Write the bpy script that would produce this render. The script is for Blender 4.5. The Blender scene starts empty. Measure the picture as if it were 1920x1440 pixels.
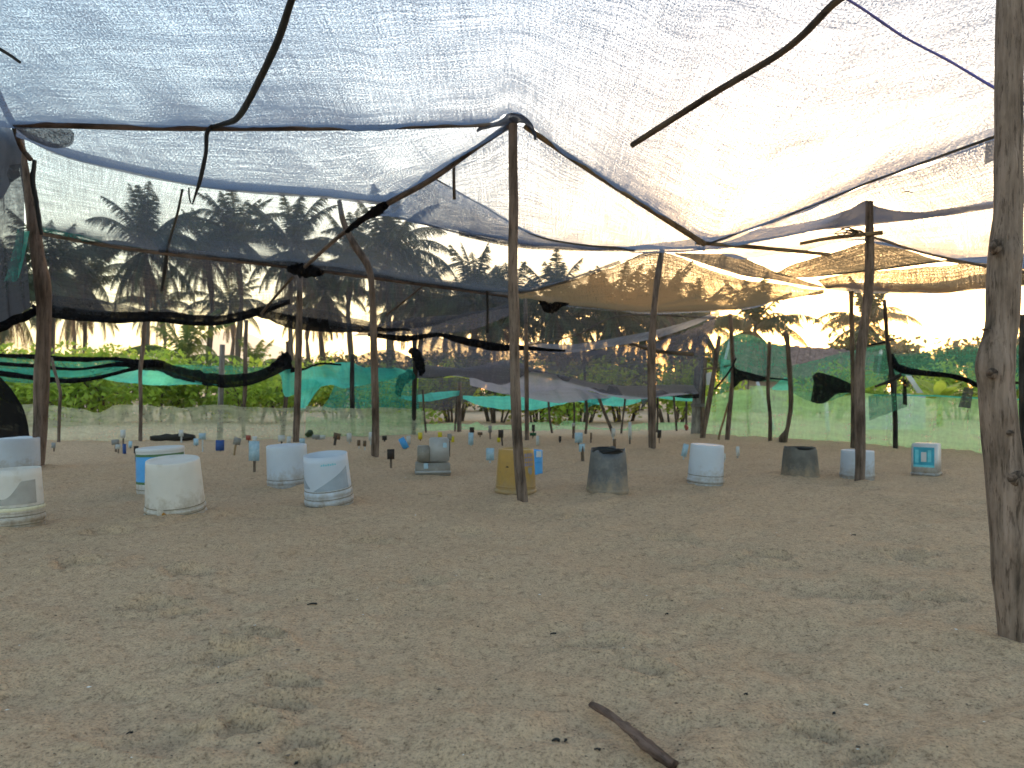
import bpy, math, random
import numpy as np
from mathutils import Vector, Matrix, Euler
R = math.radians
C = bpy.context.scene.collection
SC = bpy.context.scene
rnd = random.Random(7)

# ------------------------------------------------------------------ camera, sky, sun, exposure
CAMH, HZ, FP = 0.67, 735.0, 1400.0
cd = bpy.data.cameras.new('camera'); cam = bpy.data.objects.new('camera', cd); C.objects.link(cam)
cam.location = (0, 0, CAMH); cam.rotation_euler = (R(90), 0, 0)
cd.sensor_width = 36; cd.lens = 36*FP/1920; cd.shift_y = (HZ-720)/1920
cd.clip_start = 0.05; cd.clip_end = 20000
cd.dof.use_dof = True; cd.dof.focus_distance = 2.4; cd.dof.aperture_fstop = 5.6
SC.camera = cam
SUN_AZ, SUN_EL = 21.5, 3.0
w = bpy.data.worlds.new('World'); SC.world = w; w.use_nodes = True
nt = w.node_tree; bg = nt.nodes['Background']
sky = nt.nodes.new('ShaderNodeTexSky'); sky.sky_type = 'NISHITA'; sky.sun_disc = False
sky.sun_elevation = R(SUN_EL); sky.sun_rotation = R(SUN_AZ); sky.air_density = 1.15; sky.dust_density = 1.0; sky.ozone_density = 1.6
nt.links.new(sky.outputs[0], bg.inputs[0]); bg.inputs[1].default_value = 0.15
sl = bpy.data.lights.new('sun', 'SUN'); sun = bpy.data.objects.new('sun', sl); C.objects.link(sun)
sl.energy = 2.4; sl.angle = R(0.5); sl.color = (1.0, 0.64, 0.32)
sd = Vector((math.sin(R(SUN_AZ))*math.cos(R(SUN_EL)), math.cos(R(SUN_AZ))*math.cos(R(SUN_EL)), math.sin(R(SUN_EL))))
sun.rotation_euler = sd.to_track_quat('Z', 'Y').to_euler(); sun.location = sd*80
SC.view_settings.view_transform = 'Standard'; SC.view_settings.look = 'None'
SC.view_settings.exposure = 3.15; SC.view_settings.gamma = 1.0; SC.view_settings.use_curve_mapping = False
try:
    SC.cycles.transparent_max_bounces = 32; SC.cycles.max_bounces = 8
except Exception: pass

# ------------------------------------------------------------------ helpers
def P(px, py, D): return Vector(((px-960)/FP*D, D, CAMH+(HZ-py)/FP*D))
def GD(py): return CAMH*FP/(py-HZ)                  # distance of a ground point
def tag(o, label=None, cat=None, group=None, kind=None):
    for k, v in (('label', label), ('category', cat), ('group', group), ('kind', kind)):
        if v: o[k] = v
    return o
def empty(name, loc, label, cat, group=None, rz=0):
    o = bpy.data.objects.new(name, None); C.objects.link(o); o.location = loc; o.rotation_euler = (0, 0, rz)
    o.empty_display_size = .1
    return tag(o, label, cat, group)
def mesh_of(name, v, f, smooth=True, uv=None):
    me = bpy.data.meshes.new(name); me.from_pydata([tuple(p) for p in v], [], f)
    if uv is not None:
        l = me.uv_layers.new(name='uv')
        idx = np.zeros(len(me.loops), dtype=np.int32); me.loops.foreach_get('vertex_index', idx)
        l.data.foreach_set('uv', np.asarray(uv, dtype=np.float32)[idx].ravel())
    if smooth: me.polygons.foreach_set('use_smooth', [True]*len(me.polygons))
    me.update(); return me
def obj(name, me, mat=None, parent=None, world=True):
    o = bpy.data.objects.new(name, me); C.objects.link(o)
    if mat and not me.materials: me.materials.append(mat)
    if parent:
        o.parent = parent
        if world: o.matrix_parent_inverse = Matrix.LocRotScale(parent.location, parent.rotation_euler, parent.scale).inverted()
    return o
def hash2(i, j, s):
    n = np.sin(i*127.1+j*311.7+s*74.7)*43758.5453
    return n-np.floor(n)
def vnoise(x, y, s=0):
    xi, yi = np.floor(x), np.floor(y); fx, fy = x-xi, y-yi
    fx = fx*fx*fx*(fx*(fx*6-15)+10); fy = fy*fy*fy*(fy*(fy*6-15)+10)
    a, b = hash2(xi, yi, s), hash2(xi+1, yi, s); c, d = hash2(xi, yi+1, s), hash2(xi+1, yi+1, s)
    return (a*(1-fx)+b*fx)*(1-fy)+(c*(1-fx)+d*fx)*fy-.5
def fbm(x, y, o=4, s=0):
    t = 0; a = 1.
    for k in range(o): t = t+a*vnoise(x*2**k, y*2**k, s+k*13); a *= .5
    return t
def cr(pts, n):                                    # Catmull-Rom through the points, n+1 samples by arc length
    p = np.array(pts, float)
    if len(p) == 2:
        t = np.linspace(0, 1, n+1)[:, None]; return p[0]*(1-t)+p[1]*t
    q = np.vstack([2*p[0]-p[1], p, 2*p[-1]-p[-2]]); out = []
    for i in range(len(p)-1):
        t = np.linspace(0, 1, 24, endpoint=False)[:, None]
        a, b, c, d = q[i], q[i+1], q[i+2], q[i+3]
        out.append(.5*((2*b)+(c-a)*t+(2*a-5*b+4*c-d)*t*t+(3*b-a-3*c+d)*t**3))
    out = np.vstack(out+[p[-1:]])
    L = np.r_[0, np.cumsum(np.linalg.norm(np.diff(out[:, :3], axis=0), axis=1))]
    s = np.linspace(0, L[-1], n+1)
    return np.stack([np.interp(s, L, out[:, k]) for k in range(out.shape[1])], 1)

# ------------------------------------------------------------------ materials
def mat(name):
    m = bpy.data.materials.new(name); m.use_nodes = True
    return m, m.node_tree, m.node_tree.nodes['Principled BSDF']
def N(t, typ, **kw):
    n = t.nodes.new(typ)
    for k, v in kw.items(): setattr(n, k, v)
    return n
def ramp(t, src, stops):
    r = N(t, 'ShaderNodeValToRGB'); e = r.color_ramp.elements
    while len(e) < len(stops): e.new(.5)
    for q, (p, c) in zip(e, stops): q.position = p; q.color = (*c, 1) if len(c) == 3 else c
    t.links.new(src, r.inputs[0]); return r
def noise(t, vec, scale, detail=4, rough=.6, stretch=None):
    n = N(t, 'ShaderNodeTexNoise'); n.inputs['Scale'].default_value = scale; n.inputs['Detail'].default_value = detail; n.inputs['Roughness'].default_value = rough
    if stretch:
        mp = N(t, 'ShaderNodeMapping'); mp.inputs['Scale'].default_value = stretch; t.links.new(vec, mp.inputs[0]); vec = mp.outputs[0]
    t.links.new(vec, n.inputs['Vector']); return n
def bump(t, b, h, strength, dist):
    n = N(t, 'ShaderNodeBump'); n.inputs['Strength'].default_value = strength; n.inputs['Distance'].default_value = dist
    t.links.new(h, n.inputs['Height']); t.links.new(n.outputs[0], b.inputs['Normal']); return n
def math_n(t, op, a, b=None):
    n = N(t, 'ShaderNodeMath', operation=op)
    for i, x in enumerate((a, b)):
        if x is None: continue
        if isinstance(x, (int, float)): n.inputs[i].default_value = x
        else: t.links.new(x, n.inputs[i])
    return n.outputs[0]

def m_sand():
    m, t, b = mat('sand'); tc = N(t, 'ShaderNodeTexCoord').outputs['Object']
    n1 = noise(t, tc, 1.3, 6, .65); n2 = noise(t, tc, 38, 5, .75); n3 = noise(t, tc, 160, 3, .7)
    c1 = ramp(t, n1.outputs['Fac'], [(.3, (.545, .372, .236)), (.7, (.61, .425, .278))])
    c2 = ramp(t, n2.outputs['Fac'], [(.30, (.38, .35, .33)), (.45, (.88, .87, .86)), (.6, (1, 1, 1)), (.75, (1.2, 1.18, 1.14))])
    c3 = ramp(t, n3.outputs['Fac'], [(.34, (.35, .32, .3)), (.46, (.95, .95, .95)), (.7, (1.25, 1.22, 1.2))])
    mx = N(t, 'ShaderNodeMixRGB', blend_type='MULTIPLY'); mx.inputs[0].default_value = .85
    t.links.new(c1.outputs[0], mx.inputs[1]); t.links.new(c2.outputs[0], mx.inputs[2])
    m2 = N(t, 'ShaderNodeMixRGB', blend_type='MULTIPLY'); m2.inputs[0].default_value = .8
    t.links.new(mx.outputs[0], m2.inputs[1]); t.links.new(c3.outputs[0], m2.inputs[2])
    t.links.new(m2.outputs[0], b.inputs['Base Color']); b.inputs['Roughness'].default_value = .95; b.inputs['Specular IOR Level'].default_value = .1
    h = math_n(t, 'ADD', math_n(t, 'MULTIPLY', n2.outputs['Fac'], 1.0), math_n(t, 'MULTIPLY', n3.outputs['Fac'], .35))
    bump(t, b, h, 1.0, .022); return m
def m_wood(name, c0, c1, scale=1.0, crack=.6, rough=.85):
    m, t, b = mat(name); tc = N(t, 'ShaderNodeTexCoord').outputs['Object']
    n1 = noise(t, tc, 26*scale, 6, .65, (1, 1, .09)); n2 = noise(t, tc, 5*scale, 5, .6, (1, 1, .5)); n3 = noise(t, tc, 70*scale, 4, .7, (1, 1, .12))
    f = math_n(t, 'ADD', math_n(t, 'MULTIPLY', n1.outputs['Fac'], .55), math_n(t, 'MULTIPLY', n2.outputs['Fac'], .45))
    c = ramp(t, f, [(.36, tuple(x*.30 for x in c0)), (.45, c0), (.56, c1), (.68, tuple(min(1, x*1.25) for x in c1))])
    k = ramp(t, n3.outputs['Fac'], [(.36, (.25, .22, .2)), (.47, (1, 1, 1))])
    mx = N(t, 'ShaderNodeMixRGB', blend_type='MULTIPLY'); mx.inputs[0].default_value = crack
    t.links.new(c.outputs[0], mx.inputs[1]); t.links.new(k.outputs[0], mx.inputs[2]); t.links.new(mx.outputs[0], b.inputs['Base Color'])
    b.inputs['Roughness'].default_value = rough; b.inputs['Specular IOR Level'].default_value = .2
    bump(t, b, math_n(t, 'ADD', n1.outputs['Fac'], n3.outputs['Fac']), .6, .006); return m
def m_cloth(name, cover, col, trans, weave=(60, 60), contrast=.25, streak=.2, trans_mix=.5, patch=.1):
    """woven net: open area lets light straight through, the yarn reflects and glows; denser to the eye when seen edge-on, as a weave is"""
    m = bpy.data.materials.new(name); m.use_nodes = True; t = m.node_tree; t.nodes.clear()
    out = N(t, 'ShaderNodeOutputMaterial'); uv = N(t, 'ShaderNodeUVMap').outputs[0]
    a = noise(t, uv, 1, 3, .75, (weave[0], weave[1], 1)); bb = noise(t, uv, 1, 3, .6, (2.2, weave[1]*.7, 1)); cc = noise(t, uv, 1.4, 4, .6); dd = noise(t, uv, 1, 2, .6, (weave[0]*.6, 2.0, 1))
    def cen(n, k): return math_n(t, 'MULTIPLY', math_n(t, 'SUBTRACT', n.outputs['Fac'], .5), k)
    s = math_n(t, 'ADD', math_n(t, 'ADD', cen(a, contrast*2), cen(bb, streak*2)), math_n(t, 'ADD', cen(cc, patch*2), cen(dd, streak*1.2)))
    at = N(t, 'ShaderNodeAttribute', attribute_name='bunch_dark')      # extra cover at edges: bunched cloth, plus edge-on darkening painted in
    cov = math_n(t, 'ADD', math_n(t, 'ADD', s, at.outputs['Fac']), cover)
    n = N(t, 'ShaderNodeClamp'); n.inputs['Min'].default_value = .03; n.inputs['Max'].default_value = .985; t.links.new(cov, n.inputs[0])
    g = N(t, 'ShaderNodeNewGeometry'); vd = N(t, 'ShaderNodeVectorMath', operation='DOT_PRODUCT')
    t.links.new(g.outputs['Incoming'], vd.inputs[0]); t.links.new(g.outputs['Normal'], vd.inputs[1])
    cs = math_n(t, 'MAXIMUM', math_n(t, 'ABSOLUTE', vd.outputs['Value']), .22)
    op = math_n(t, 'POWER', math_n(t, 'SUBTRACT', 1.0, n.outputs[0]), math_n(t, 'POWER', cs, -.55))
    df = N(t, 'ShaderNodeBsdfDiffuse'); df.inputs[0].default_value = (*col, 1)
    tr = N(t, 'ShaderNodeBsdfTranslucent'); tr.inputs[0].default_value = (*trans, 1)
    mx = N(t, 'ShaderNodeMixShader'); mx.inputs[0].default_value = trans_mix
    t.links.new(df.outputs[0], mx.inputs[1]); t.links.new(tr.outputs[0], mx.inputs[2])
    tp = N(t, 'ShaderNodeBsdfTransparent'); m2 = N(t, 'ShaderNodeMixShader')
    t.links.new(op, m2.inputs[0]); t.links.new(mx.outputs[0], m2.inputs[1]); t.links.new(tp.outputs[0], m2.inputs[2])
    t.links.new(m2.outputs[0], out.inputs[0]); return m
def m_leaf(name, c0, c1, tr, k=.45, rough=.5):
    m, t, b = mat(name); tc = N(t, 'ShaderNodeTexCoord').outputs['Object']
    n = noise(t, tc, 2.2, 4, .6); n2 = noise(t, tc, 11, 2, .6)
    f = math_n(t, 'ADD', math_n(t, 'MULTIPLY', n.outputs['Fac'], .6), math_n(t, 'MULTIPLY', n2.outputs['Fac'], .4))
    c = ramp(t, f, [(.38, c0), (.62, c1)]); t.links.new(c.outputs[0], b.inputs['Base Color']); b.inputs['Roughness'].default_value = rough
    b.inputs['Specular IOR Level'].default_value = .25
    c2 = ramp(t, f, [(.38, tuple(x*.6 for x in tr)), (.62, tr)])
    tl = N(t, 'ShaderNodeBsdfTranslucent'); t.links.new(c2.outputs[0], tl.inputs[0]); mx = N(t, 'ShaderNodeMixShader'); mx.inputs[0].default_value = k
    o = [x for x in t.nodes if x.type == 'OUTPUT_MATERIAL'][0]
    t.links.new(b.outputs[0], mx.inputs[1]); t.links.new(tl.outputs[0], mx.inputs[2]); t.links.new(mx.outputs[0], o.inputs[0]); return m
def m_plain(name, col, rough=.6, var=.12, scale=9, dirt=None, spec=.35, thin=0, splash=0):
    m, t, b = mat(name); tc = N(t, 'ShaderNodeTexCoord').outputs['Object']
    n = noise(t, tc, scale, 5, .65); c = ramp(t, n.outputs['Fac'], [(.3, tuple(x*(1-var) for x in col)), (.7, tuple(min(1, x*(1+var)) for x in col))])
    last = c.outputs[0]
    if dirt:
        n2 = noise(t, tc, scale*2.3, 6, .7); r = ramp(t, n2.outputs['Fac'], [(.52, (0, 0, 0)), (.68, (1, 1, 1))])
        mx = N(t, 'ShaderNodeMixRGB'); t.links.new(math_n(t, 'MULTIPLY', r.outputs[0], .7), mx.inputs[0]); t.links.new(last, mx.inputs[1]); mx.inputs[2].default_value = (*dirt, 1); last = mx.outputs[0]
    if splash:                                      # dried sand stuck round the foot and scuffs higher up
        sp = N(t, 'ShaderNodeSeparateXYZ'); t.links.new(tc, sp.inputs[0]); n3 = noise(t, tc, 34, 5, .75); n4 = noise(t, tc, 12, 4, .7, (1, 1, .35))
        hgt = math_n(t, 'SUBTRACT', .62, math_n(t, 'MULTIPLY', sp.outputs['Z'], 4.5)); f = math_n(t, 'ADD', math_n(t, 'MULTIPLY', hgt, .45), math_n(t, 'ADD', math_n(t, 'MULTIPLY', n3.outputs['Fac'], .5), math_n(t, 'MULTIPLY', n4.outputs['Fac'], .45)))
        r3 = ramp(t, f, [(.52, (0, 0, 0)), (.80, (1, 1, 1))]); mx = N(t, 'ShaderNodeMixRGB'); t.links.new(math_n(t, 'MULTIPLY', r3.outputs[0], splash), mx.inputs[0]); t.links.new(last, mx.inputs[1]); mx.inputs[2].default_value = (.27, .20, .135, 1); last = mx.outputs[0]
    t.links.new(last, b.inputs['Base Color']); b.inputs['Roughness'].default_value = rough; b.inputs['Specular IOR Level'].default_value = spec
    bump(t, b, n.outputs['Fac'], .15, .004)
    if thin:
        tl = N(t, 'ShaderNodeBsdfTranslucent'); t.links.new(last, tl.inputs[0]); mx = N(t, 'ShaderNodeMixShader'); mx.inputs[0].default_value = thin
        o = [x for x in t.nodes if x.type == 'OUTPUT_MATERIAL'][0]
        t.links.new(b.outputs[0], mx.inputs[1]); t.links.new(tl.outputs[0], mx.inputs[2]); t.links.new(mx.outputs[0], o.inputs[0])
    return m

M = {}
M['sand'] = m_sand()
M['wood'] = m_wood('weathered_wood', (.085, .060, .048), (.175, .128, .105))
M['wood_near'] = m_wood('smooth_old_wood', (.135, .096, .075), (.235, .17, .138), 1.7, .75)
M['wood_dark'] = m_wood('dark_wood', (.06, .045, .035), (.13, .095, .07))
M['wood_black'] = m_wood('charred_wood', (.015, .013, .012), (.045, .04, .036))
M['wood_grey'] = m_wood('grey_wood', (.14, .13, .125), (.27, .25, .24))
M['wood_red'] = m_wood('reddish_wood', (.085, .058, .045), (.155, .11, .09))
M['bamboo'] = m_wood('pale_pole_wood', (.17, .115, .06), (.30, .21, .12))
M['knot'] = m_wood('knot_wood', (.05, .034, .026), (.17, .12, .095), 2.5, .8)
M['drift'] = m_wood('driftwood', (.055, .032, .024), (.15, .092, .07), 2.2, .8)
M['roof'] = m_cloth('shade_cloth', .52, (.09, .10, .13), (.24, .29, .40), (105, 72), 1.35, .42)
M['roof_thin'] = m_cloth('thin_shade_cloth', .37, (.05, .055, .065), (.11, .12, .14), (100, 75), 1.0, .35)
M['roof_warm'] = m_cloth('sunset_tinted_cloth', .76, (.08, .065, .05), (.27, .175, .09), (80, 60), 1.6, .6)  # shade cloth with the sunset's gold put into its yarn colour
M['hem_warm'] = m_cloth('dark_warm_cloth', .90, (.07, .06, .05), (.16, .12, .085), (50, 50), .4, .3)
M['hem'] = m_cloth('doubled_cloth', .84, (.11, .12, .155), (.20, .235, .31), (60, 60), .25, .2)
M['hem_dark'] = m_cloth('dark_doubled_cloth', .80, (.035, .037, .045), (.08, .09, .11), (50, 50), .5, .3)
M['net_dark'] = m_cloth('dark_net', .74, (.045, .045, .055), (.10, .10, .12), (40, 40), .3, .25)
M['net_side'] = m_cloth('side_net', .27, (.035, .037, .045), (.06, .065, .08), (60, 60), .5, .4)
M['net_grey'] = m_cloth('grey_sheet', .88, (.25, .26, .32), (.28, .28, .34), (40, 40), .2, .2)
M['black'] = m_cloth('black_net_bundle', .97, (.008, .008, .010), (.01, .01, .012), (30, 30), .15, .15, .3)
M['teal'] = m_cloth('teal_net', .74, (.07, .40, .35), (.13, .68, .58), (30, 30), .25, .25, .62)
M['teal_dark'] = m_cloth('dark_teal_net', .66, (.02, .13, .11), (.04, .28, .23), (30, 30), .4, .3, .55)
M['green_net'] = m_cloth('pale_green_net', .50, (.30, .56, .28), (.46, .82, .40), (30, 20), .2, .3, .5)
M['green_dark'] = m_cloth('dark_green_net', .62, (.04, .13, .10), (.08, .30, .20), (30, 20), .3, .3, .5)
M['beige_net'] = m_cloth('beige_net', .46, (.50, .50, .38), (.56, .60, .42), (25, 25), .25, .25, .4)
M['mist_net'] = m_cloth('thin_side_net', .22, (.35, .32, .28), (.5, .46, .38), (20, 8), .15, .35, .5)
M['rope_black'] = m_plain('black_strap', (.012, .012, .014), .7)
M['rope'] = m_plain('dull_rope', (.10, .09, .075), .9)
M['rope_blue'] = m_plain('blue_rope', (.12, .12, .42), .8)
M['palm'] = m_leaf('palm_leaf', (.022, .036, .015), (.045, .065, .024), (.08, .10, .028), .3)
M['palm_dead'] = m_leaf('dead_palm_leaf', (.085, .055, .035), (.15, .10, .065), (.13, .08, .04), .3, .8)
M['palm_young'] = m_leaf('young_palm_leaf', (.06, .10, .03), (.10, .15, .04), (.22, .28, .06), .45)
M['trunk'] = m_wood('palm_trunk', (.055, .044, .036), (.11, .09, .075), .5)
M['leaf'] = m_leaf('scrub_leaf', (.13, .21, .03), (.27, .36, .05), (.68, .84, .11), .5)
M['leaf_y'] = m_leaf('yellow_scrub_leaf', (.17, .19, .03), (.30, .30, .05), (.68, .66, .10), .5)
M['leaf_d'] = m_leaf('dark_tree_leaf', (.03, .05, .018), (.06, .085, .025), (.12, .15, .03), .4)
M['leaf_w'] = m_leaf('banana_leaf', (.22, .32, .04), (.30, .38, .05), (.62, .68, .08), .6)
M['stem'] = m_wood('scrub_stem', (.08, .055, .04), (.16, .115, .085), 2)
M['white'] = m_plain('white_plastic', (.62, .63, .66), .42, .05, 7, None, .4, .3, .8)
M['white_dirty'] = m_plain('dirty_white_plastic', (.66, .63, .60), .5, .06, 6, (.52, .46, .38), .4, .3, .9)
M['white_blue'] = m_plain('bluish_white_plastic', (.53, .585, .68), .42, .05, 7, None, .4, .3, .8)
M['lid_yellow'] = m_plain('yellowed_plastic', (.66, .62, .46), .5, .12, 14, (.40, .36, .22), .4, .2)
M['grey_print'] = m_plain('grey_print', (.24, .285, .35), .5, .1, 20)
M['grey_label'] = m_plain('worn_grey_label', (.30, .285, .27), .7, .15, 20)
M['blue'] = m_plain('blue_plastic', (.05, .26, .58), .45, .1, 9)
M['blue_dark'] = m_plain('dark_blue_paint', (.02, .06, .22), .5, .1, 12)
M['blue_pale'] = m_plain('pale_blue_paint', (.26, .38, .48), .6, .2, 22, (.44, .48, .52))
M['teal_print'] = m_plain('teal_print', (.02, .26, .38), .5, .25, 25)
M['teal_band'] = m_plain('pale_teal_print', (.12, .45, .55), .5, .15, 25)
M['yellow'] = m_plain('ochre_plastic', (.36, .215, .055), .5, .12, 8, (.26, .17, .06), .35, .15, .8)
M['yellow_bright'] = m_plain('yellow_paint', (.48, .40, .02), .5, .15, 20)
M['print_purple'] = m_plain('faded_purple_print', (.17, .16, .24), .6, .25, 60)
M['green_dark2'] = m_plain('dark_green_print', (.05, .12, .05), .6, .15, 20)
M['grey_pail'] = m_plain('dark_grey_plastic', (.085, .087, .095), .55, .3, 10, (.17, .16, .15), .35, 0, .8)
M['grey_pail2'] = m_plain('charcoal_plastic', (.085, .08, .075), .6, .3, 10, (.13, .12, .11), .3, 0, .8)
M['black_p'] = m_plain('black_plastic', (.012, .012, .013), .5)
M['black_sign'] = m_plain('dark_sign_paint', (.022, .016, .014), .7, .3, 20)
M['brown_sign'] = m_plain('brown_sign_paint', (.10, .06, .035), .7, .2, 20)
M['grey_sign'] = m_plain('grey_sign_paint', (.20, .20, .20), .7, .2, 20)
M['green_sign'] = m_plain('green_sign_paint', (.012, .07, .03), .7, .2, 20)
M['pale_sign'] = m_plain('pale_sign_paint', (.40, .41, .42), .6, .15, 20)
M['red'] = m_plain('red_plastic', (.24, .05, .035), .5)
M['rust'] = m_plain('rust_stain', (.34, .16, .03), .8, .3, 40)
M['groove'] = m_plain('grimy_groove', (.15, .13, .095), .8, .2, 30)
M['thatch'] = m_wood('faded_roof_sheet', (.17, .10, .08), (.27, .17, .14), .8)
M['hutwall'] = m_plain('hut_wall', (.30, .25, .22), .9)
M['tin'] = m_plain('pale_tin', (.50, .52, .54), .45, .12, 5, (.36, .34, .30))
M['tub_white'] = m_plain('cloudy_plastic', (.47, .47, .48), .5, .1, 8, (.36, .33, .3), .4, .4)
M['tub_grey'] = m_plain('dusty_clear_plastic', (.31, .285, .255), .5, .15, 10, (.42, .41, .40), .4, .4)
M['shell'] = m_plain('shell', (.75, .72, .68), .5)
M['charcoal'] = m_plain('charcoal_bit', (.02, .017, .015), .9)
M['hill'] = m_plain('far_hill', (.10, .13, .09), .95, .15, .01)

# ------------------------------------------------------------------ ground
DENTS = [(470,1205,.075,.03),(290,1135,.09,.022),(350,1075,.10,.02),(450,1370,.06,.016),(300,1390,.09,.012),(560,1395,.06,.012),(600,1425,.05,.010),
 (1120,1205,.09,.016),(1205,1255,.07,.014),(1610,1112,.10,.02),(1760,1125,.09,.018),(1440,1040,.10,.02),(1090,965,.10,.018),(800,1090,.09,.014),(150,1065,.10,.02),
 (420,1240,.08,.016),(545,1290,.06,.014),(520,1330,.06,.014),(350,1150,.06,.015),(1350,1060,.09,.016),(1540,1370,.05,.018),(1630,1420,.05,.015),(700,1010,.10,.016),(1700,1040,.11,.018),(880,1000,.1,.012),(200,1000,.12,.02),(1260,1010,.11,.016)]
MOUNDS = [(1897,1208,0,.10,.018),(981,945,0,.16,.03),(1611,905,0,.16,.03),(703,865,0,.22,.05),(1223,848,0,.2,.03),(72,882,0,.2,.04),
 (32,996,.15,.07,.011),(304,926,.16,.07,.011),(330,974,.155,.07,.011),(540,913,.145,.07,.011),(618,951,.14,.07,.011),(967,926,.14,.07,.011),(1139,924,.15,.06,.011),(1322,911,.13,.07,.011),(1500,897,.15,.07,.011),(1607,897,.13,.07,.011)]
def ground_z(x, y, fine=True):
    x = np.asarray(x, float); y = np.asarray(y, float)
    near = np.exp(-np.maximum(0, y-1)/9.)
    z = .045*fbm(x*.55+3, y*.55, 3, 1)*np.clip((y-1)/4, .3, 1)
    z = z+.030*fbm(x*2.2+y*.7, y*2.6-x*.4, 4, 5)
    ox, oy = x*.8+y*.6, -x*.6+y*.8
    z = z+.017*fbm(ox*2.6, oy*9, 3, 9)+.011*fbm(x*5+y*2, y*10, 3, 17)
    if fine: z = z+near*(.014*fbm(x*9, y*12, 3, 21)+.0045*fbm(x*38, y*38, 2, 33))
    for (px, py, r0, wd, h) in MOUNDS:
        D = CAMH*FP/(py-HZ); cx = (px-960)/FP*D; D = D+r0*.9; d = np.hypot(x-cx, y-D)
        if r0 < .05: z = z+h*np.exp(-(d/wd)**2)*(1+.8*fbm(x*14+px, y*14, 2, 3))
        else: z = z+h*np.exp(-((d-r0-.01)/wd)**2)*(.55+1.6*fbm(x*9+px, y*9, 3, 4))
    for (px, py, r, d) in DENTS:
        D = GD(py); cx, cy = (px-960)/FP*D, D
        r2 = r*.62; wx = (x-cx)+.25*r*np.sin(y*60+px); q = ((wx/(r2*1.3))**2+((y-cy)/r2)**2)
        z = z-d*2.0*np.exp(-q**2)+d*.8*np.exp(-(np.sqrt(q)-1.45)**2*7)
    return z
def gz(x, y): return float(ground_z(x, y))
def build_ground():
    ys = [-6., -3., -1., 0., .5, .8]; s = .012; y = 1.0
    while y < 22: ys.append(y); y += max(.011, .0075*y)
    while y < 1500: ys.append(y); y *= 1.12
    ys.append(1500.)
    xs = []; x = 0.
    while x < 2.2: xs.append(x); x += .013
    while x < 9: xs.append(x); x += .013+(x-2.2)*.012
    while x < 1500: xs.append(x); x *= 1.15
    xs.append(1500.)
    xs = np.array([-a for a in xs[:0:-1]]+xs); ys = np.array(ys)
    X, Y = np.meshgrid(xs, ys); Z = ground_z(X, Y)
    Z = Z*np.clip(1-(np.hypot(X, Y)-30)/40, 0, 1)
    nx, ny = len(xs), len(ys); V = np.stack([X, Y, Z], -1).reshape(-1, 3)
    i = np.arange(nx*ny).reshape(ny, nx); F = np.stack([i[:-1, :-1], i[:-1, 1:], i[1:, 1:], i[1:, :-1]], -1).reshape(-1, 4)
    me = bpy.data.meshes.new('ground'); me.vertices.add(len(V)); me.vertices.foreach_set('co', V.ravel().astype(np.float32))
    me.loops.add(F.size); me.loops.foreach_set('vertex_index', F.ravel().astype(np.int32)); me.polygons.add(len(F))
    me.polygons.foreach_set('loop_start', np.arange(0, F.size, 4, dtype=np.int32)); me.polygons.foreach_set('loop_total', np.full(len(F), 4, dtype=np.int32))
    me.update(); me.validate(); me.polygons.foreach_set('use_smooth', [True]*len(F))
    tag(obj('ground', me, M['sand']), kind='structure')
build_ground()

# ------------------------------------------------------------------ shape builders
def tube_mesh(name, pts, seg=10, nlen=24, rough=.06, bumps=(), cap=True, seed=0, flat=1.0):
    """pts: (x, y, z, radius)"""
    q = cr(pts, nlen); p = q[:, :3]; r = q[:, 3]; V = []; F = []
    T = np.gradient(p, axis=0); T /= np.linalg.norm(T, axis=1)[:, None]+1e-9
    ref = np.array([0, 1., 0]) if abs(T[len(T)//2][1]) < .8 else np.array([1., 0, 0])
    for i in range(len(p)):
        a = np.cross(ref, T[i]); a /= np.linalg.norm(a); b = np.cross(T[i], a)
        for k in range(seg):
            th = 2*math.pi*k/seg
            rr = r[i]*(1+rough*2*float(vnoise(np.array(math.cos(th)*1.3+i*.23), np.array(math.sin(th)*1.3+i*.11), seed)))
            for (bi, bth, amp, sg) in bumps:
                dth = (th-bth+math.pi) % (2*math.pi)-math.pi
                rr += amp*math.exp(-((i/len(p)-bi)/sg)**2-(dth/.6)**2)
            V.append(p[i]+a*math.cos(th)*rr+b*math.sin(th)*rr*flat)
    for i in range(len(p)-1):
        for k in range(seg):
            F.append((i*seg+k, i*seg+(k+1) % seg, (i+1)*seg+(k+1) % seg, (i+1)*seg+k))
    if cap: F.append(tuple(range(seg))[::-1]); F.append(tuple((len(p)-1)*seg+k for k in range(seg)))
    return mesh_of(name, V, F)
def pole(name, pix, mt, label, cat, group=None, seg=10, nlen=30, rough=.06, bumps=(), D=None, sink=.12, parent=None, seed=None):
    """pix: (px, py, width_px[, D]) from the foot up"""
    pts = []
    for q in pix:
        d = q[3] if len(q) > 3 else D
        v = P(q[0], q[1], d); pts.append((v.x, v.y, v.z, q[2]/2/FP*d))
    if sink: a = pts[0]; pts.insert(0, (a[0], a[1], a[2]-sink, a[3]))
    o0 = Vector(pts[0][:3]); loc = [(a[0]-o0.x, a[1]-o0.y, a[2]-o0.z, a[3]) for a in pts]
    me = tube_mesh(name, loc, seg, nlen, rough, bumps, seed=seed if seed is not None else rnd.randint(0, 999))
    if parent:
        o = obj(name, me, mt); o.location = o0; o.parent = parent; o.matrix_parent_inverse = Matrix.LocRotScale(parent.location, parent.rotation_euler, parent.scale).inverted()
    else:
        o = obj(name, me, mt); o.location = o0; tag(o, label, cat, group)
    return o
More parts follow.
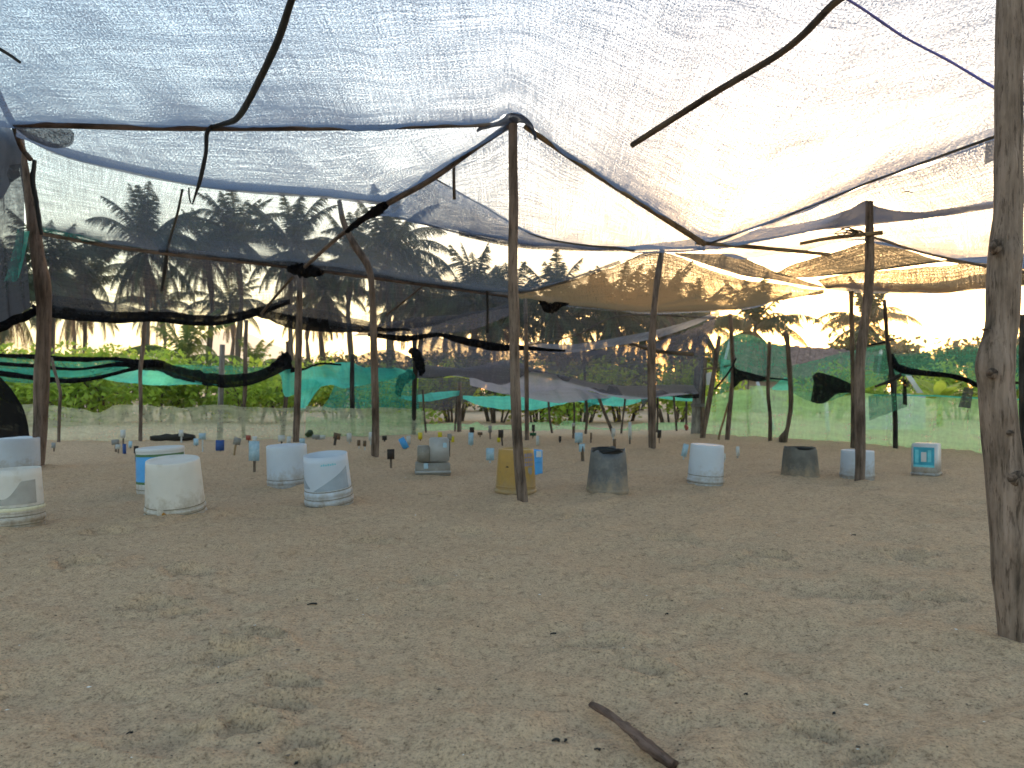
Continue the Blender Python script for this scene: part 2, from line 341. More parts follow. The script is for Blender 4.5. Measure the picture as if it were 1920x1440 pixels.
def sheet_mesh(name, rows, n=40, m=10, wr=.012, sag=0, seed=0, hfreq=3.0, gather=(0, 0, 0, 0)):
    W = [[P(*p) if abs(p[0]) > 8 or p[1] > 60 else Vector(p) for p in r] for r in rows]
    if len(set(len(r) for r in W)) == 1 and len(W[0]) > 2:      # rows with matching control points keep them matched
        A = np.array([[tuple(v) for v in r] for r in W]); seg = np.linalg.norm(np.diff(A, axis=1), axis=2).mean(0)
        ks = np.interp(np.linspace(0, 1, n+1), np.r_[0, np.cumsum(seg)]/seg.sum(), np.arange(len(W[0])))
        L = []
        for r in A:
            q = np.vstack([2*r[0]-r[1], r, 2*r[-1]-r[-2]]); ii = np.minimum(ks.astype(int), len(r)-2); t = (ks-ii)[:, None]
            a, b, c, d = q[ii], q[ii+1], q[ii+2], q[ii+3]; L.append(.5*((2*b)+(c-a)*t+(2*a-5*b+4*c-d)*t*t+(3*b-a-3*c+d)*t**3))
    else: L = [cr(r, n) for r in W]
    L = np.array(L)                                # rows x (n+1) x 3
    G = []
    for k in range(len(L)-1):
        a = L[max(k-1, 0)] if k > 0 else 2*L[0]-L[1]; b = L[k]; c = L[k+1]; d = L[k+2] if k+2 < len(L) else 2*L[k+1]-L[k]
        for s in range(m+(1 if k == len(L)-2 else 0)):
            t = s/m; q = .5*((2*b)+(c-a)*t+(2*a-5*b+4*c-d)*t*t+(3*b-a-3*c+d)*t**3)
            q = q.copy(); q[:, 2] -= sag*4*t*(1-t); G.append(q)
    G = np.array(G); mm = len(G)
    du = np.linalg.norm(np.diff(G, axis=1), axis=2).mean(0); dv = np.linalg.norm(np.diff(G, axis=0), axis=2).mean(1)
    U = np.r_[0, np.cumsum(du)]; Vv = np.r_[0, np.cumsum(dv)]
    UU, VV = np.meshgrid(U, Vv)
    dn = wr*(2*fbm(UU*hfreq, VV*hfreq*.35, 3, seed)+1.2*fbm(UU*hfreq*.4, VV*hfreq*1.6, 2, seed+50))
    if np.ptp(G[:, :, 2].mean(1)) > 1.3*np.ptp(G[:, :, 1].mean(1)):    # hanging cloth: upright folds
        up = wr*(3.0*fbm(UU*hfreq*1.6, VV*.5, 3, seed)+1.5*fbm(UU*hfreq*.5, VV*1.5, 2, seed+50)); G[:, :, 1] += up; G[:, :, 2] += .25*up
    else: G[:, :, 2] += dn; G[:, :, 1] += dn*.6*np.sin(UU*3+seed)
    nn = n+1; F = [(i*nn+k, i*nn+k+1, (i+1)*nn+k+1, (i+1)*nn+k) for i in range(mm-1) for k in range(n)]
    me = mesh_of(name, G.reshape(-1, 3), F, True, np.stack([UU+seed*3.1, VV+seed*1.7], -1).reshape(-1, 2))
    if gather[0] or gather[2]:
        wob = 1+1.3*fbm(UU*2.5, VV*.9, 4, seed+7)
        dg = gather[0]*np.exp(-VV/max(.01, gather[1])/np.maximum(.25, wob))+gather[2]*np.exp(-(VV.max()-VV)/max(.01, gather[3])/np.maximum(.25, wob))
        a = me.attributes.new('bunch_dark', 'FLOAT', 'POINT'); a.data.foreach_set('value', dg.ravel().astype(np.float32))
    return me
def sheet(name, rows, mt, label=None, cat=None, group=None, parent=None, **kw):
    me = sheet_mesh(name, rows, **kw); o = obj(name, me, M[mt])
    c = sum((v.co for v in me.vertices), Vector())/len(me.vertices)
    me.transform(Matrix.Translation(-c)); o.location = c
    if parent:
        o.parent = parent; o.matrix_parent_inverse = Matrix.Translation(parent.location).inverted()
    else: tag(o, label, cat, group)
    return o
def roll(name, pix, mt, parent=None, label=None, cat=None, group=None, seg=10, nlen=60, rough=.28, flat=1.0, seed=3):
    pts = [(*P(a, b, d), wd/2/FP*d) for (a, b, wd, d) in pix]
    o0 = Vector(pts[0][:3]); rq = (Vector(pts[-1][:3])-o0).to_track_quat('Z', 'Y'); qi = rq.inverted()
    me = tube_mesh(name, [(*(qi @ (Vector(p[:3])-o0)), p[3]) for p in pts], seg, nlen, rough, seed=seed, flat=flat)
    if not me.uv_layers:
        l = me.uv_layers.new(name='uv')
        for lp in me.loops: v = me.vertices[lp.vertex_index].co; l.data[lp.index].uv = (v.x+v.y, v.z)
    o = obj(name, me, M[mt]); o.location = o0; o.rotation_mode = 'QUATERNION'; o.rotation_quaternion = rq
    if parent: o.parent = parent; o.matrix_parent_inverse = Matrix.Translation(parent.location).inverted()
    else: tag(o, label, cat, group)
    return o
# ------------------------------------------------------------------ posts
PG = 'rough wooden posts holding up the shade cloth'
pole('post', [(1897,1208,44),(1892,1080,56),(1889,1000,60),(1885,900,66),(1874,800,60),(1867,720,60),(1866,690,64),(1872,650,56),(1879,600,55),(1882,500,56),(1890,400,50),(1891,300,47),(1893,100,46),(1895,0,46),(1898,-260,44)],
     M['wood_near'], 'thick knotty grey brown post nearest the camera at the right edge', 'post', PG, 28, 130, .05,
     [(.24, 4.9, .012, .014), (.24, 4.9, -.010, .005), (.40, 3.4, .012, .03), (.33, 4.6, .006, .02), (.52, 5.0, .007, .015), (.62, 4.2, .006, .02), (.18, 4.3, .004, .02), (.70, 3.5, .005, .03)], D=2.0, seed=5)
npost = [q for q in C.objects if q.name == 'post'][0]
for (px, py, r, zz) in [(1906,896,.016,1), (1869,462,.010,1.5), (1893,812,.006,1), (1862,700,.009,1.2), (1852,617,.006,.5)]:
    p = P(px, py, 1.955); k = tube_mesh('knot', [(0, 0, -.02, r*1.25), (0, 0, .004, r*1.2), (0, 0, .007, r*.95), (0, 0, .003, r*.75), (0, 0, .0045, r*.45), (0, 0, .002, r*.1)], 14, 20, .14, seed=int(px))
    o = obj('knot', k, M['knot']); o.location = p; o.rotation_euler = (R(90), 0, R(-12 if px < 1880 else 14)); o.scale = (1, zz, 1); o.parent = npost; o.matrix_parent_inverse = Matrix.Translation(npost.location).inverted()
pole('post', [(981,945,20),(976,900,20),(970,820,19),(966,720,19),(964,650,18),(964,600,20),(961,500,18),(963,400,17),(962,300,17),(962,222,17)],
     M['wood'], 'slim straight post standing in front of the ochre bucket in the middle', 'post', PG, 14, 70, .07, [(.2, 4.4, .007, .02), (.45, 4.5, .008, .012), (.32, 4, .006, .02)], D=4.47, seed=8)
pole('post', [(1611,905,18),(1613,850,18),(1612,760,19),(1612,680,18),(1622,600,16),(1630,520,17),(1630,425,15),(1630,378,13)],
     M['wood'], 'post with its foot in front of a white bucket, right of the charcoal bucket', 'post', PG, 14, 50, .07, [(.3, 4.4, .008, .02), (.08, 4.2, .005, .02)], D=5.52, seed=12)
pole('post', [(1223,848,14),(1222,760,16),(1222,660,15),(1225,600,12),(1228,560,11),(1236,500,12),(1242,468,9)],
     M['wood'], 'post with a bent top standing left behind the pale bucket with one thin band', 'post', PG, 12, 40, .07, D=8.3, seed=14)
pole('post', [(703,865,15),(704,780,14),(701,650,14),(697,540,12),(690,500,13),(665,460,14),(645,420,11),(636,376,9)],
     M['wood'], 'crooked post bending left near its top, foot beside the small dark stake sign', 'post', PG, 12, 60, .08, [(.35, 4.5, .006, .02)], D=7.2, seed=17)
pole('post', [(71,882,20),(76,800,24),(79,700,28),(82,620,26),(80,540,27),(69,470,23),(56,380,17),(45,310,14),(36,240,12)],
     M['wood_red'], 'thick reddish brown post at the left edge beside the white tub', 'post', PG, 16, 60, .12, [(.25, 5.5, .02, .12), (.55, 4.5, .012, .03)], D=6.47, seed=19)
pole('post', [(555,832,12),(559,700,13),(561,600,12),(562,512,10)], M['wood'], 'straight brown post behind the white bucket pair, a black wrap at its top', 'post', PG, 12, 40, .07, D=9.9, seed=22)
pole('post', [(988,825,8),(987,700,8),(985,550,7)], M['wood'], 'thin post just right of the middle post, seen behind it', 'post', PG, 10, 30, .07, D=10.4)
pole('post', [(263,826,7),(264,760,7),(263,700,7),(268,650,8),(272,600,7),(274,590,6)], M['wood'], 'thin wavy post under the thick black roll, left of the grey square post', 'post', PG, 10, 30, .07, D=10.4)
o = pole('post', [(412,822,11),(414,740,11),(417,646,10)], M['wood_grey'], 'short grey square sawn post with charred foot', 'post', PG, 4, 12, .01, D=10.9)
for p in o.data.polygons: p.use_smooth = False
pole('post', [(457,822,8),(456,785,7),(460,720,8),(460,660,8),(462,600,7)], M['wood'], 'crooked post kinked near its foot, right of the grey square post', 'post', PG, 10, 30, .1, D=11)
pole('post', [(530,817,9),(535,760,8),(541,690,9),(539,640,7)], M['wood_red'], 'leaning brown post wrapped with black net at its top', 'post', PG, 10, 30, .1, D=11.6)
pole('post', [(662,817,9),(660,740,9),(661,664,8)], M['wood_black'], 'black charred post in front of the bright teal net', 'post', PG, 8, 20, .05, D=11.5)
pole('post', [(776,818,9),(777,730,9),(779,680,10),(776,632,8)], M['wood_black'], 'dark post with a black bundle tied on top, left of the grey sheets', 'post', PG, 8, 20, .08, D=11.4)
pole('post', [(861,811,8),(861,770,8),(862,716,7)], M['wood'], 'short paler brown post under the drooping grey sheets', 'post', PG, 8, 14, .08, D=12.3)
FG = 'thin stakes carrying the far fence net'
for (pts, lab) in [([(799,812,4),(795,775,4),(793,730,4)], 'thin stake just right of the dark bundled post'), ([(853,811,3),(855,770,4),(858,740,4)], 'thin dark stake close to the left of the short paler post'),
     ([(1035,812,4),(1030,780,4),(1028,742,4)], 'thin stake leaning left, first to the right of the middle post'), ([(1076,813,4),(1077,780,4),(1076,750,3)], 'thin upright stake left of the dark ragged pail'),
     ([(1098,813,5),(1101,780,5),(1098,740,5),(1095,668,5)], 'taller crooked stake behind the dark ragged pail, black wrap on top'), ([(1149,813,6),(1132,770,6),(1114,722,6)], 'stake leaning strongly to the left behind the dark ragged pail'),
     ([(1165,812,4),(1169,775,4),(1173,742,4)], 'thin stake leaning right, right of the strongly leaning stake'), ([(1232,812,5),(1233,775,4),(1233,742,4)], 'thin stake close behind the post with the bent top'),
     ([(1269,811,4),(1266,775,4),(1263,742,4)], 'thin stake between the bent top post and the plank gate'), ([(1287,800,4),(1287,770,4),(1287,742,4)], 'thin stake with a red blob, left of the plank gate'),
     ([(110,830,6),(112,760,6),(113,735,6),(105,705,6),(96,670,5)], 'thin crooked stake right beside the thick left post'), ([(1404,812,3),(1401,770,3),(1404,700,3)], 'thin stake behind the green net, under the black wedge')]:
    pole('stake', pts, M['wood_dark'] if pts[0][0] > 120 else M['wood'], lab, 'stake', FG, 8, 16, .1, D=GD(pts[0][1]) if pts[0][1] > 805 else 12.6)
o = pole('stake', [(1300,800,3),(1300,801,3)], M['wood'], None, None) if False else None
pole('post', [(1318,817,10),(1330,750,10),(1340,690,9),(1349,630,8)], M['wood'], 'post leaning to the right at the left end of the green net wall', 'post', PG, 10, 30, .08, D=11)
pole('post', [(1364,822,9),(1368,770,9),(1374,700,8),(1372,640,8),(1369,588,8)], M['wood'], 'slightly curved post second in the green net wall', 'post', PG, 10, 30, .08, D=10.6)
pole('stake', [(1348,818,4),(1356,790,4),(1366,755,4)], M['bamboo'], 'short thin pale stake leaning against the curved post of the green net wall', 'stake', FG, 8, 12, .08, D=10.7)
pole('post', [(1444,822,8),(1444,780,7),(1440,730,7),(1443,640,7)], M['wood_dark'], 'thin dark post in the green net wall, left of the knobbed one', 'post', PG, 8, 20, .08, D=10.4)
o = pole('post', [(1471,826,10),(1477,800,8),(1483,760,8),(1481,700,9),(1477,650,9),(1476,632,8),(1470,622,7)], M['wood_dark'], 'dark twisted post with a knobbed head and a bark lump at its foot', 'post', PG, 12, 50, .15, [(.10, 3.6, .05, .035), (.06, 3.3, .035, .05), (.92, 3.4, .03, .03), (.97, 3.6, .04, .03)], D=10.2)
pole('post', [(1599,842,9),(1600,770,9),(1599,700,8),(1597,620,8),(1596,546,9)], M['wood_dark'], 'dark thin post hidden close behind the post of the white bucket', 'post', PG, 10, 24, .08, D=8.9)
pole('post', [(1679,838,9),(1678,770,9),(1672,700,9),(1664,640,8),(1658,562,7)], M['wood_black'], 'black post leaning left between the two right hand posts', 'post', PG, 10, 30, .08, [(.45, 0, .02, .05)], D=9.1)
pole('post', [(1918,862,11),(1917,740,11),(1917,590,11)], M['wood_black'], 'black post at the right edge behind the thick knotty post', 'post', PG, 10, 24, .06, D=7.4)

# ------------------------------------------------------------------ shade cloths of the roof
RG = 'shade cloths slung over the posts as a roof'
A0, A1 = (-120,230,5.4), (20,234,5.4)
sheet('shade_cloth', [
    [A0, A1, (300,241,5.15), (500,242,4.95), (700,240,4.75), (900,233,4.5), (962,214,4.46), (1060,285,4.95), (1190,372,5.8), (1320,455,6.85), (1400,430,6.4), (1480,405,6.1), (1630,345,5.6), (2000,206,4.6)],
    [(-4.2,3.9,2.72), (-3.6,3.9,2.66), (-2.45,3.8,2.58), (-1.6,3.7,2.50), (-.85,3.6,2.44), (-.19,3.5,2.41), (.02,3.5,2.41), (.35,3.7,2.40), (.9,4.1,2.38), (1.55,4.5,2.34), (1.85,4.4,2.34), (2.15,4.2,2.36), (2.6,3.9,2.40), (3.15,3.5,2.48)],
    [(-4.2,2.0,2.76), (-3.6,2.0,2.70), (-2.45,2.0,2.64), (-1.6,2.0,2.58), (-.85,2.0,2.54), (-.19,2.0,2.52), (.02,2.0,2.52), (.35,2.0,2.52), (.9,2.2,2.50), (1.55,2.3,2.47), (1.85,2.3,2.47), (2.15,2.3,2.48), (2.6,2.2,2.5), (3.15,2.2,2.55)]],  # out of view, cut short here so open sky lights the sand
    'roof', 'large bright shade cloth overhead in front of the middle post', 'shade cloth', RG, n=160, m=44, wr=.020, seed=1, gather=(.46, .27, 0, 0))
o = [q for q in C.objects if q.name == 'shade_cloth'][0]
b2 = [(30,250,5.6), (110,288,5.8), (200,313,6.0), (300,335,6.15), (400,352,6.3), (500,362,6.4), (610,369,6.45), (720,379,6.3), (800,345,5.75), (880,290,5.1), (955,235,4.55)]
o = sheet('shade_cloth', [[(30,238,5.42), (300,238,5.2), (500,239,5.0), (700,236,4.8), (900,226,4.55), (955,222,4.5)], b2],
    'roof', 'shade cloth sagging behind the long pole left of the middle post', 'shade cloth', RG, n=90, m=18, wr=.010, sag=.05, seed=2, gather=(.12, .1, .35, .3))
sheet('hem', [[(x, y-(16 if 60 < x < 660 else 13 if x < 800 else 9), D-.03) for x, y, D in b2], [(x, y+3, D) for x, y, D in b2]], 'hem', parent=o, n=70, m=4, wr=.006, seed=4)
R1 = [(75,430,9.0), (180,450,9.1), (300,470,9.2), (430,484,9.3), (570,500,9.4), (760,527,9.5), (960,553,9.6)]
o = sheet('shade_cloth', [[(25,238,6.0), (180,296,6.2), (400,340,6.4), (600,358,6.5), (715,392,6.9), (860,438,7.4), (960,455,7.5), (1150,470,7.9), (1240,470,8.25)],
    [(60,380,7.8), (300,415,7.8), (600,440,7.9), (800,490,8.3), (960,515,8.5), (1100,500,8.3), (1240,471,8.27)],
    R1[:-1]+[(960,549,9.5), (1070,525,9.1), (1160,492,8.6), (1242,472,8.29)]], 'roof_thin', 'thin shade cloth on the left through which the palm crowns show', 'shade cloth', RG, n=90, m=20, wr=.012, seed=5, gather=(0, 0, .42, .28))
sheet('hem', [[(300,465,9.1), (430,474,9.2), (570,487,9.25), (700,502,9.3), (830,525,9.4), (960,541,9.5), (1060,523,9.1), (1160,488,8.58)], [(300,473,9.15), (430,487,9.22), (570,503,9.3), (700,519,9.35), (830,538,9.45), (960,552,9.55), (1060,531,9.1), (1165,494,8.58)]], 'hem_dark', parent=o, n=60, m=5, wr=.02, seed=6)
o = sheet('shade_cloth', [[(712,388,6.35), (820,315,5.6), (900,270,5.0), (962,236,4.52), (1060,290,5.0), (1190,376,5.85), (1322,458,6.9)],
    [(715,400,6.8), (810,424,7.1), (960,455,7.4), (1060,464,7.5), (1170,469,7.6), (1322,462,7.0)]], 'roof', 'pale triangular shade cloth spread behind the middle post', 'shade cloth', RG, n=70, m=20, wr=.012, sag=.06, seed=8, gather=(.2, .15, .35, .25))
sheet('fold', [[(800,322,5.75), (860,362,6.2), (920,395,6.5), (1000,438,6.9), (1080,458,7.2), (1190,467,7.5)], [(740,402,6.85), (860,440,7.2), (960,459,7.35), (1060,467,7.45), (1190,471,7.52)]], 'roof', parent=o, n=50, m=6, wr=.012, seed=9)
sheet('hem', [[(860,428,7.15), (960,447,7.3), (1060,459,7.4), (1190,463,7.48)], [(860,442,7.18), (960,463,7.33), (1060,470,7.42), (1190,472,7.5)]], 'hem_dark', parent=o, n=40, m=4, wr=.01, seed=10)
o = sheet('shade_cloth', [[(1170,462,7.75), (1330,458,6.95), (1430,425,6.5), (1540,385,6.0), (1630,348,5.62), (1865,260,4.92), (2200,120,4.2)],
    [(1200,470,7.8), (1330,466,7.4), (1440,447,7.0), (1540,430,6.6), (1650,417,6.2), (1760,404,6.0), (1865,390,5.9), (2200,340,5.6)]], 'roof', 'bright shade cloth below the slanting rope right of the middle post', 'shade cloth', RG, n=70, m=14, wr=.012, sag=.04, seed=11, gather=(.3, .12, .3, .2))
sheet('hem', [[(1180,461,7.72), (1330,446,7.3), (1440,427,6.85), (1530,412,6.5), (1590,392,5.9), (1628,374,5.5), (1642,386,5.6), (1720,396,5.85), (1865,376,5.8), (2000,356,5.7)], [(1180,470,7.75), (1330,466,7.3), (1440,448,6.95), (1540,432,6.55), (1650,419,6.1), (1760,406,5.95), (1865,390,5.85), (2000,372,5.75)]], 'hem', parent=o, n=60, m=4, wr=.008, seed=12)
sheet('shade_cloth', [[(1330,462,7.5), (1440,447,7.1), (1540,432,6.7), (1650,418,6.3), (1865,392,6.0), (2150,350,5.7)],
    [(1400,485,8.2), (1500,470,7.6), (1640,448,7.0), (1740,476,7.4), (1865,497,7.6), (2150,520,7.6)]], 'roof', 'shade cloth at right dipping to a dark fold above the far hut', 'shade cloth', RG, n=60, m=14, wr=.014, sag=.04, seed=13, gather=(0, 0, .40, .35))
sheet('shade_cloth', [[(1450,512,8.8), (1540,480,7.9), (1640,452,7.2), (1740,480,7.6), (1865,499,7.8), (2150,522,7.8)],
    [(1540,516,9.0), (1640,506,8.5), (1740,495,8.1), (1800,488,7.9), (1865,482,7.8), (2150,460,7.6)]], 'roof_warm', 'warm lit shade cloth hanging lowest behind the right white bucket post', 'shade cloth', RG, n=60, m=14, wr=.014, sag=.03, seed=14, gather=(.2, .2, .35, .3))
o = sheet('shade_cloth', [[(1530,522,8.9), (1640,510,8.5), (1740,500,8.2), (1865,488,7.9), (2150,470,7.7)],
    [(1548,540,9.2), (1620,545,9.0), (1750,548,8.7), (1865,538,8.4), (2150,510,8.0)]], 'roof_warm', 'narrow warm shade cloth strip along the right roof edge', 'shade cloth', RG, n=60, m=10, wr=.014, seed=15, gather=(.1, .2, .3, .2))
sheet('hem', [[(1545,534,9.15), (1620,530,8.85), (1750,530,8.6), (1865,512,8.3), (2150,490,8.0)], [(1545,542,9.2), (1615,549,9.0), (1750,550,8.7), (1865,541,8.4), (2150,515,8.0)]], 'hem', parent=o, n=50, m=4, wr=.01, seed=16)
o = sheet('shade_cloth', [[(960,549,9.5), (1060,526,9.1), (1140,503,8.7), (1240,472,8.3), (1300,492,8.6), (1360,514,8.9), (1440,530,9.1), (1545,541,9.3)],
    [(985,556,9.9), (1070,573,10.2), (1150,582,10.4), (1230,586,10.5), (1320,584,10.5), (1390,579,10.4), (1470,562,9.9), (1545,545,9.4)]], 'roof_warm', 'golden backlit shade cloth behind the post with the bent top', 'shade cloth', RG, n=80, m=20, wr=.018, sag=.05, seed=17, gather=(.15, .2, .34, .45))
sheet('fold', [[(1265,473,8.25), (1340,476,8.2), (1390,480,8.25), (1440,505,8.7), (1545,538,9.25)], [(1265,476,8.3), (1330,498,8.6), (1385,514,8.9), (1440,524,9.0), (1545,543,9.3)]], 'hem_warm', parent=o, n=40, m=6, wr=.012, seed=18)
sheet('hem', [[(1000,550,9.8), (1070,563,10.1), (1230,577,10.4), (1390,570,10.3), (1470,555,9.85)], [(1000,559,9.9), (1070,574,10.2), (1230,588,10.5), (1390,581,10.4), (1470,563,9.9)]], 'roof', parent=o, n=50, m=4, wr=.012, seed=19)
# left: side net below the far rail, ending in a thick black roll
o = sheet('side_net', [[(75,434,9.05), (300,473,9.25), (570,503,9.45), (760,530,9.55), (960,556,9.65)],
    [(85,500,9.7), (300,535,9.8), (570,555,9.9), (760,570,10), (960,575,10)],
    [(90,580,10.1), (200,596,10.15), (300,598,10.2), (400,601,10.2), (490,583,10.2), (560,600,10.2), (640,622,10.2), (740,622,10.2), (850,600,10.2), (960,572,10.1)]], 'net_side', 'side net on the left drawn up into a thick black roll', 'net', None, n=80, m=14, wr=.02, seed=20, gather=(.3, .25, .5, .22))
roll('rolled_edge', [(60,572,6,10), (95,590,10,10.1), (200,601,9,10.1), (290,599,8,10.1), (360,606,9,10.1), (420,605,8,10.1), (490,586,7,10.1), (540,566,4,10)], 'black', o, rough=.5)
sheet('gathered_edge', [[(62,556,10.02), (95,570,10.05), (200,584,10.05), (290,584,10.05), (360,590,10.05), (420,590,10.05), (490,574,10.05), (545,560,10)], [(62,576,10.04), (95,594,10.07), (200,604,10.07), (290,600,10.07), (360,609,10.07), (420,608,10.07), (490,590,10.07), (545,570,10)]], 'black', parent=o, n=90, m=6, wr=.035, seed=91, hfreq=5)
sheet('gathered_edge', [[(470,578,10.08), (500,582,10.08), (560,592,10.08), (640,603,10.08), (700,612,10.08), (770,616,10.08)], [(470,586,10.1), (500,600,10.1), (560,618,10.1), (640,623,10.1), (700,622,10.1), (770,620,10.1)]], 'black', parent=o, n=60, m=6, wr=.03, seed=92, hfreq=5)
sheet('fold', [[(480,568,10), (560,575,10), (640,590,10), (700,605,10)], [(480,592,10.05), (560,608,10.05), (640,620,10.05), (700,622,10.05)]], 'hem_dark', parent=o, n=40, m=5, wr=.03, seed=21)
sheet('fold', [[(90,552,10), (180,562,10), (300,588,10.05)], [(92,584,10.08), (190,592,10.08), (300,594,10.08)]], 'hem_dark', parent=o, n=30, m=5, wr=.02, seed=22)
# centre: sheets hanging one behind the other
CG = 'grey sheets drooping in the far middle of the enclosure'
o = sheet('hanging_net', [[(960,556,9.9), (1060,574,10.2), (1230,588,10.5), (1350,585,10.5)], [(965,600,10.3), (1060,618,10.5), (1200,615,10.6), (1350,588,10.52)],
    [(830,622,10.6), (900,645,10.7), (985,656,10.8), (1060,660,10.8), (1140,650,10.8), (1240,630,10.7), (1350,590,10.55)]], 'net_side', 'thin grey net hanging under the golden shade cloth', 'net', CG, n=60, m=8, wr=.02, seed=23)
sheet('hem', [[(985,640,10.7), (1060,646,10.75), (1140,636,10.75), (1240,616,10.68), (1350,584,10.5)], [(985,656,10.78), (1060,661,10.8), (1140,651,10.8), (1240,631,10.7), (1350,591,10.53)]], 'hem', parent=o, n=50, m=4, wr=.012, seed=24)
o = sheet('hanging_net', [[(690,612,10.2), (760,600,10.2), (850,590,10.2), (960,570,10.1)], [(660,628,10.4), (740,630,10.45), (830,626,10.4), (900,612,10.35), (965,590,10.3)]], 'net_dark', 'narrow dark net slung left of the middle post above the teal cloth', 'net', CG, n=50, m=6, wr=.02, seed=25)
roll('rolled_edge', [(690,627,8,10.4), (760,634,12,10.4), (820,628,8,10.4), (860,637,12,10.5), (920,650,16,10.6), (975,652,10,10.7), (1060,658,4,10.7)], 'black', o, seed=6)
sheet('hanging_net', [[(800,628,11), (900,648,11), (985,652,11), (1100,655,11), (1200,645,11), (1345,600,10.9)], [(785,660,11.3), (985,690,11.4), (1100,695,11.4), (1200,690,11.4), (1320,668,11.3)],
    [(782,708,11.6), (860,704,11.6), (940,724,11.6), (1000,700,11.6), (1060,715,11.6), (1130,735,11.6), (1200,744,11.6), (1310,736,11.5)]], 'net_dark', 'wide dark net in the far middle with sunset light coming through', 'net', CG, n=70, m=9, wr=.03, seed=26)
sheet('hanging_net', [[(785,682,11.5), (870,690,11.5), (950,675,11.5), (1000,690,11.5), (1060,705,11.5), (1150,722,11.5), (1300,722,11.4)],
    [(782,709,11.65), (860,706,11.65), (930,722,11.65), (985,735,11.65), (1060,728,11.65), (1100,732,11.65), (1180,748,11.65), (1310,738,11.5)]], 'net_grey', 'pale grey drooping sheet hem across the far middle', 'sheet', CG, n=70, m=6, wr=.02, seed=27)
sheet('hanging_net', [[(880,705,11.9), (930,712,11.9), (1000,722,11.9), (1070,725,11.9), (1120,738,11.9)], [(882,722,12), (930,736,12), (985,745,12), (1050,756,12), (1110,748,12), (1150,746,12)]], 'net_grey', 'lowest grey sheet sagging just right of the middle post', 'sheet', CG, n=50, m=5, wr=.02, seed=28)
sheet('hanging_net', [[(668,668,11.8), (720,655,11.8), (780,672,11.8)], [(668,695,11.9), (720,702,11.9), (772,690,11.9)]], 'net_dark', 'small dark grey sheet between the two black posts', 'sheet', CG, n=30, m=6, wr=.04, seed=29)
roll('rope', [(1345,596,3,10.6), (1165,592,3,10.5), (1080,628,3,10.6), (985,648,3,10.7)], 'rope', None, 'dull rope drooping across the thin grey net', 'rope', seg=6)
roll('pole', [(1180,643,6,10.9), (1230,658,7,10.95), (1300,664,8,11)], 'wood_dark', None, 'short dark beam under the hem of the thin grey net', 'pole', seg=8, rough=.08)
# teal cloths of the far fence
TG = 'teal cloths tied along the far fence'
sheet('teal_cloth', [[(565,690,11.6), (600,686,11.5), (640,678,11.7), (700,688,11.8), (780,694,11.8)], [(560,715,11.7), (610,705,11.4), (650,715,11.7), (710,712,11.6), (790,705,11.8)], [(562,735,11.8), (612,722,11.7), (650,726,11.8), (700,716,11.8), (770,702,11.85)]], 'teal', 'bright teal cloth draped beside the black charred post', 'cloth', TG, n=60, m=6, wr=.07, seed=31)
sheet('teal_cloth', [[(563,712,11.65), (585,712,11.5), (612,714,11.65)], [(564,768,11.8), (572,766,11.7), (590,738,11.7)]], 'teal', 'bright teal cloth tail hanging beside the straight brown post', 'cloth', TG, n=24, m=8, wr=.05, seed=32)
sheet('teal_cloth', [[(640,680,11.95), (700,690,11.95), (780,692,11.95)], [(620,740,12.0), (700,728,12.0), (780,722,12.0)], [(600,768,12.0), (700,765,12.0), (785,770,12.0)]], 'teal_dark', 'dark teal net behind the bright drape and the black posts', 'cloth', TG, n=40, m=6, wr=.05, seed=33)
sheet('teal_cloth', [[(752,742,12.2), (800,738,12.2), (862,734,12.2)], [(752,748,12.2), (810,752,12.25), (860,743,12.2)]], 'teal', 'narrow teal cloth strip left of the short paler post', 'cloth', TG, n=30, m=4, wr=.04, seed=34)
sheet('teal_cloth', [[(868,742,12.4), (940,742,12.4), (1000,744,12.4), (1070,750,12.4)], [(868,748,12.45), (910,762,12.45), (980,769,12.45), (1040,760,12.45), (1070,752,12.45)]], 'teal', 'teal cloth sagging behind the foot of the middle post', 'cloth', TG, n=40, m=5, wr=.03, seed=35)
sheet('teal_cloth', [[(1080,748,12.4), (1120,745,12.3), (1200,740,12.4), (1235,742,12.4)], [(1080,751,12.4), (1130,760,12.4), (1170,763,12.4), (1200,752,12.4), (1235,746,12.4)]], 'teal', 'teal cloth behind the strongly leaning stake', 'cloth', TG, n=40, m=5, wr=.03, seed=36)
sheet('teal_cloth', [[(1236,740,12.4), (1300,742,12.4)], [(1236,747,12.4), (1270,751,12.4), (1300,752,12.4)]], 'teal', 'small teal strip between bent top post and plank gate', 'cloth', TG, n=30, m=4, wr=.02, seed=37)
sheet('dark_rag', [[(1095,743,12.1), (1120,744,12.1), (1145,745,12.1)], [(1096,776,12.15), (1105,764,12.15), (1142,748,12.15)]], 'teal_dark', 'dark green triangular rag at the crooked far stake', 'rag', n=20, m=5, wr=.03, seed=38)
sheet('dark_rag', [[(1200,738,12), (1228,738,12)], [(1205,764,12), (1210,760,12)]], 'hem_dark', 'dark pointed rag left of the bent top post', 'rag', n=12, m=5, wr=.03, seed=39)
sheet('dark_rag', [[(1234,740,11.9), (1310,737,11.8)], [(1234,744,11.9), (1310,746,11.8)]], 'black', 'black strip under the sheets right of the bent top post', 'rag', n=30, m=4, wr=.03, seed=40)
sheet('yellowed_net', [[(785,708,12.8), (860,708,12.8), (900,720,12.8)], [(780,765,12.9), (840,768,12.9), (880,750,12.9)]], 'net_dark', 'dark net over the scrub under the drooping grey sheets', 'net', n=30, m=6, wr=.05, seed=41)
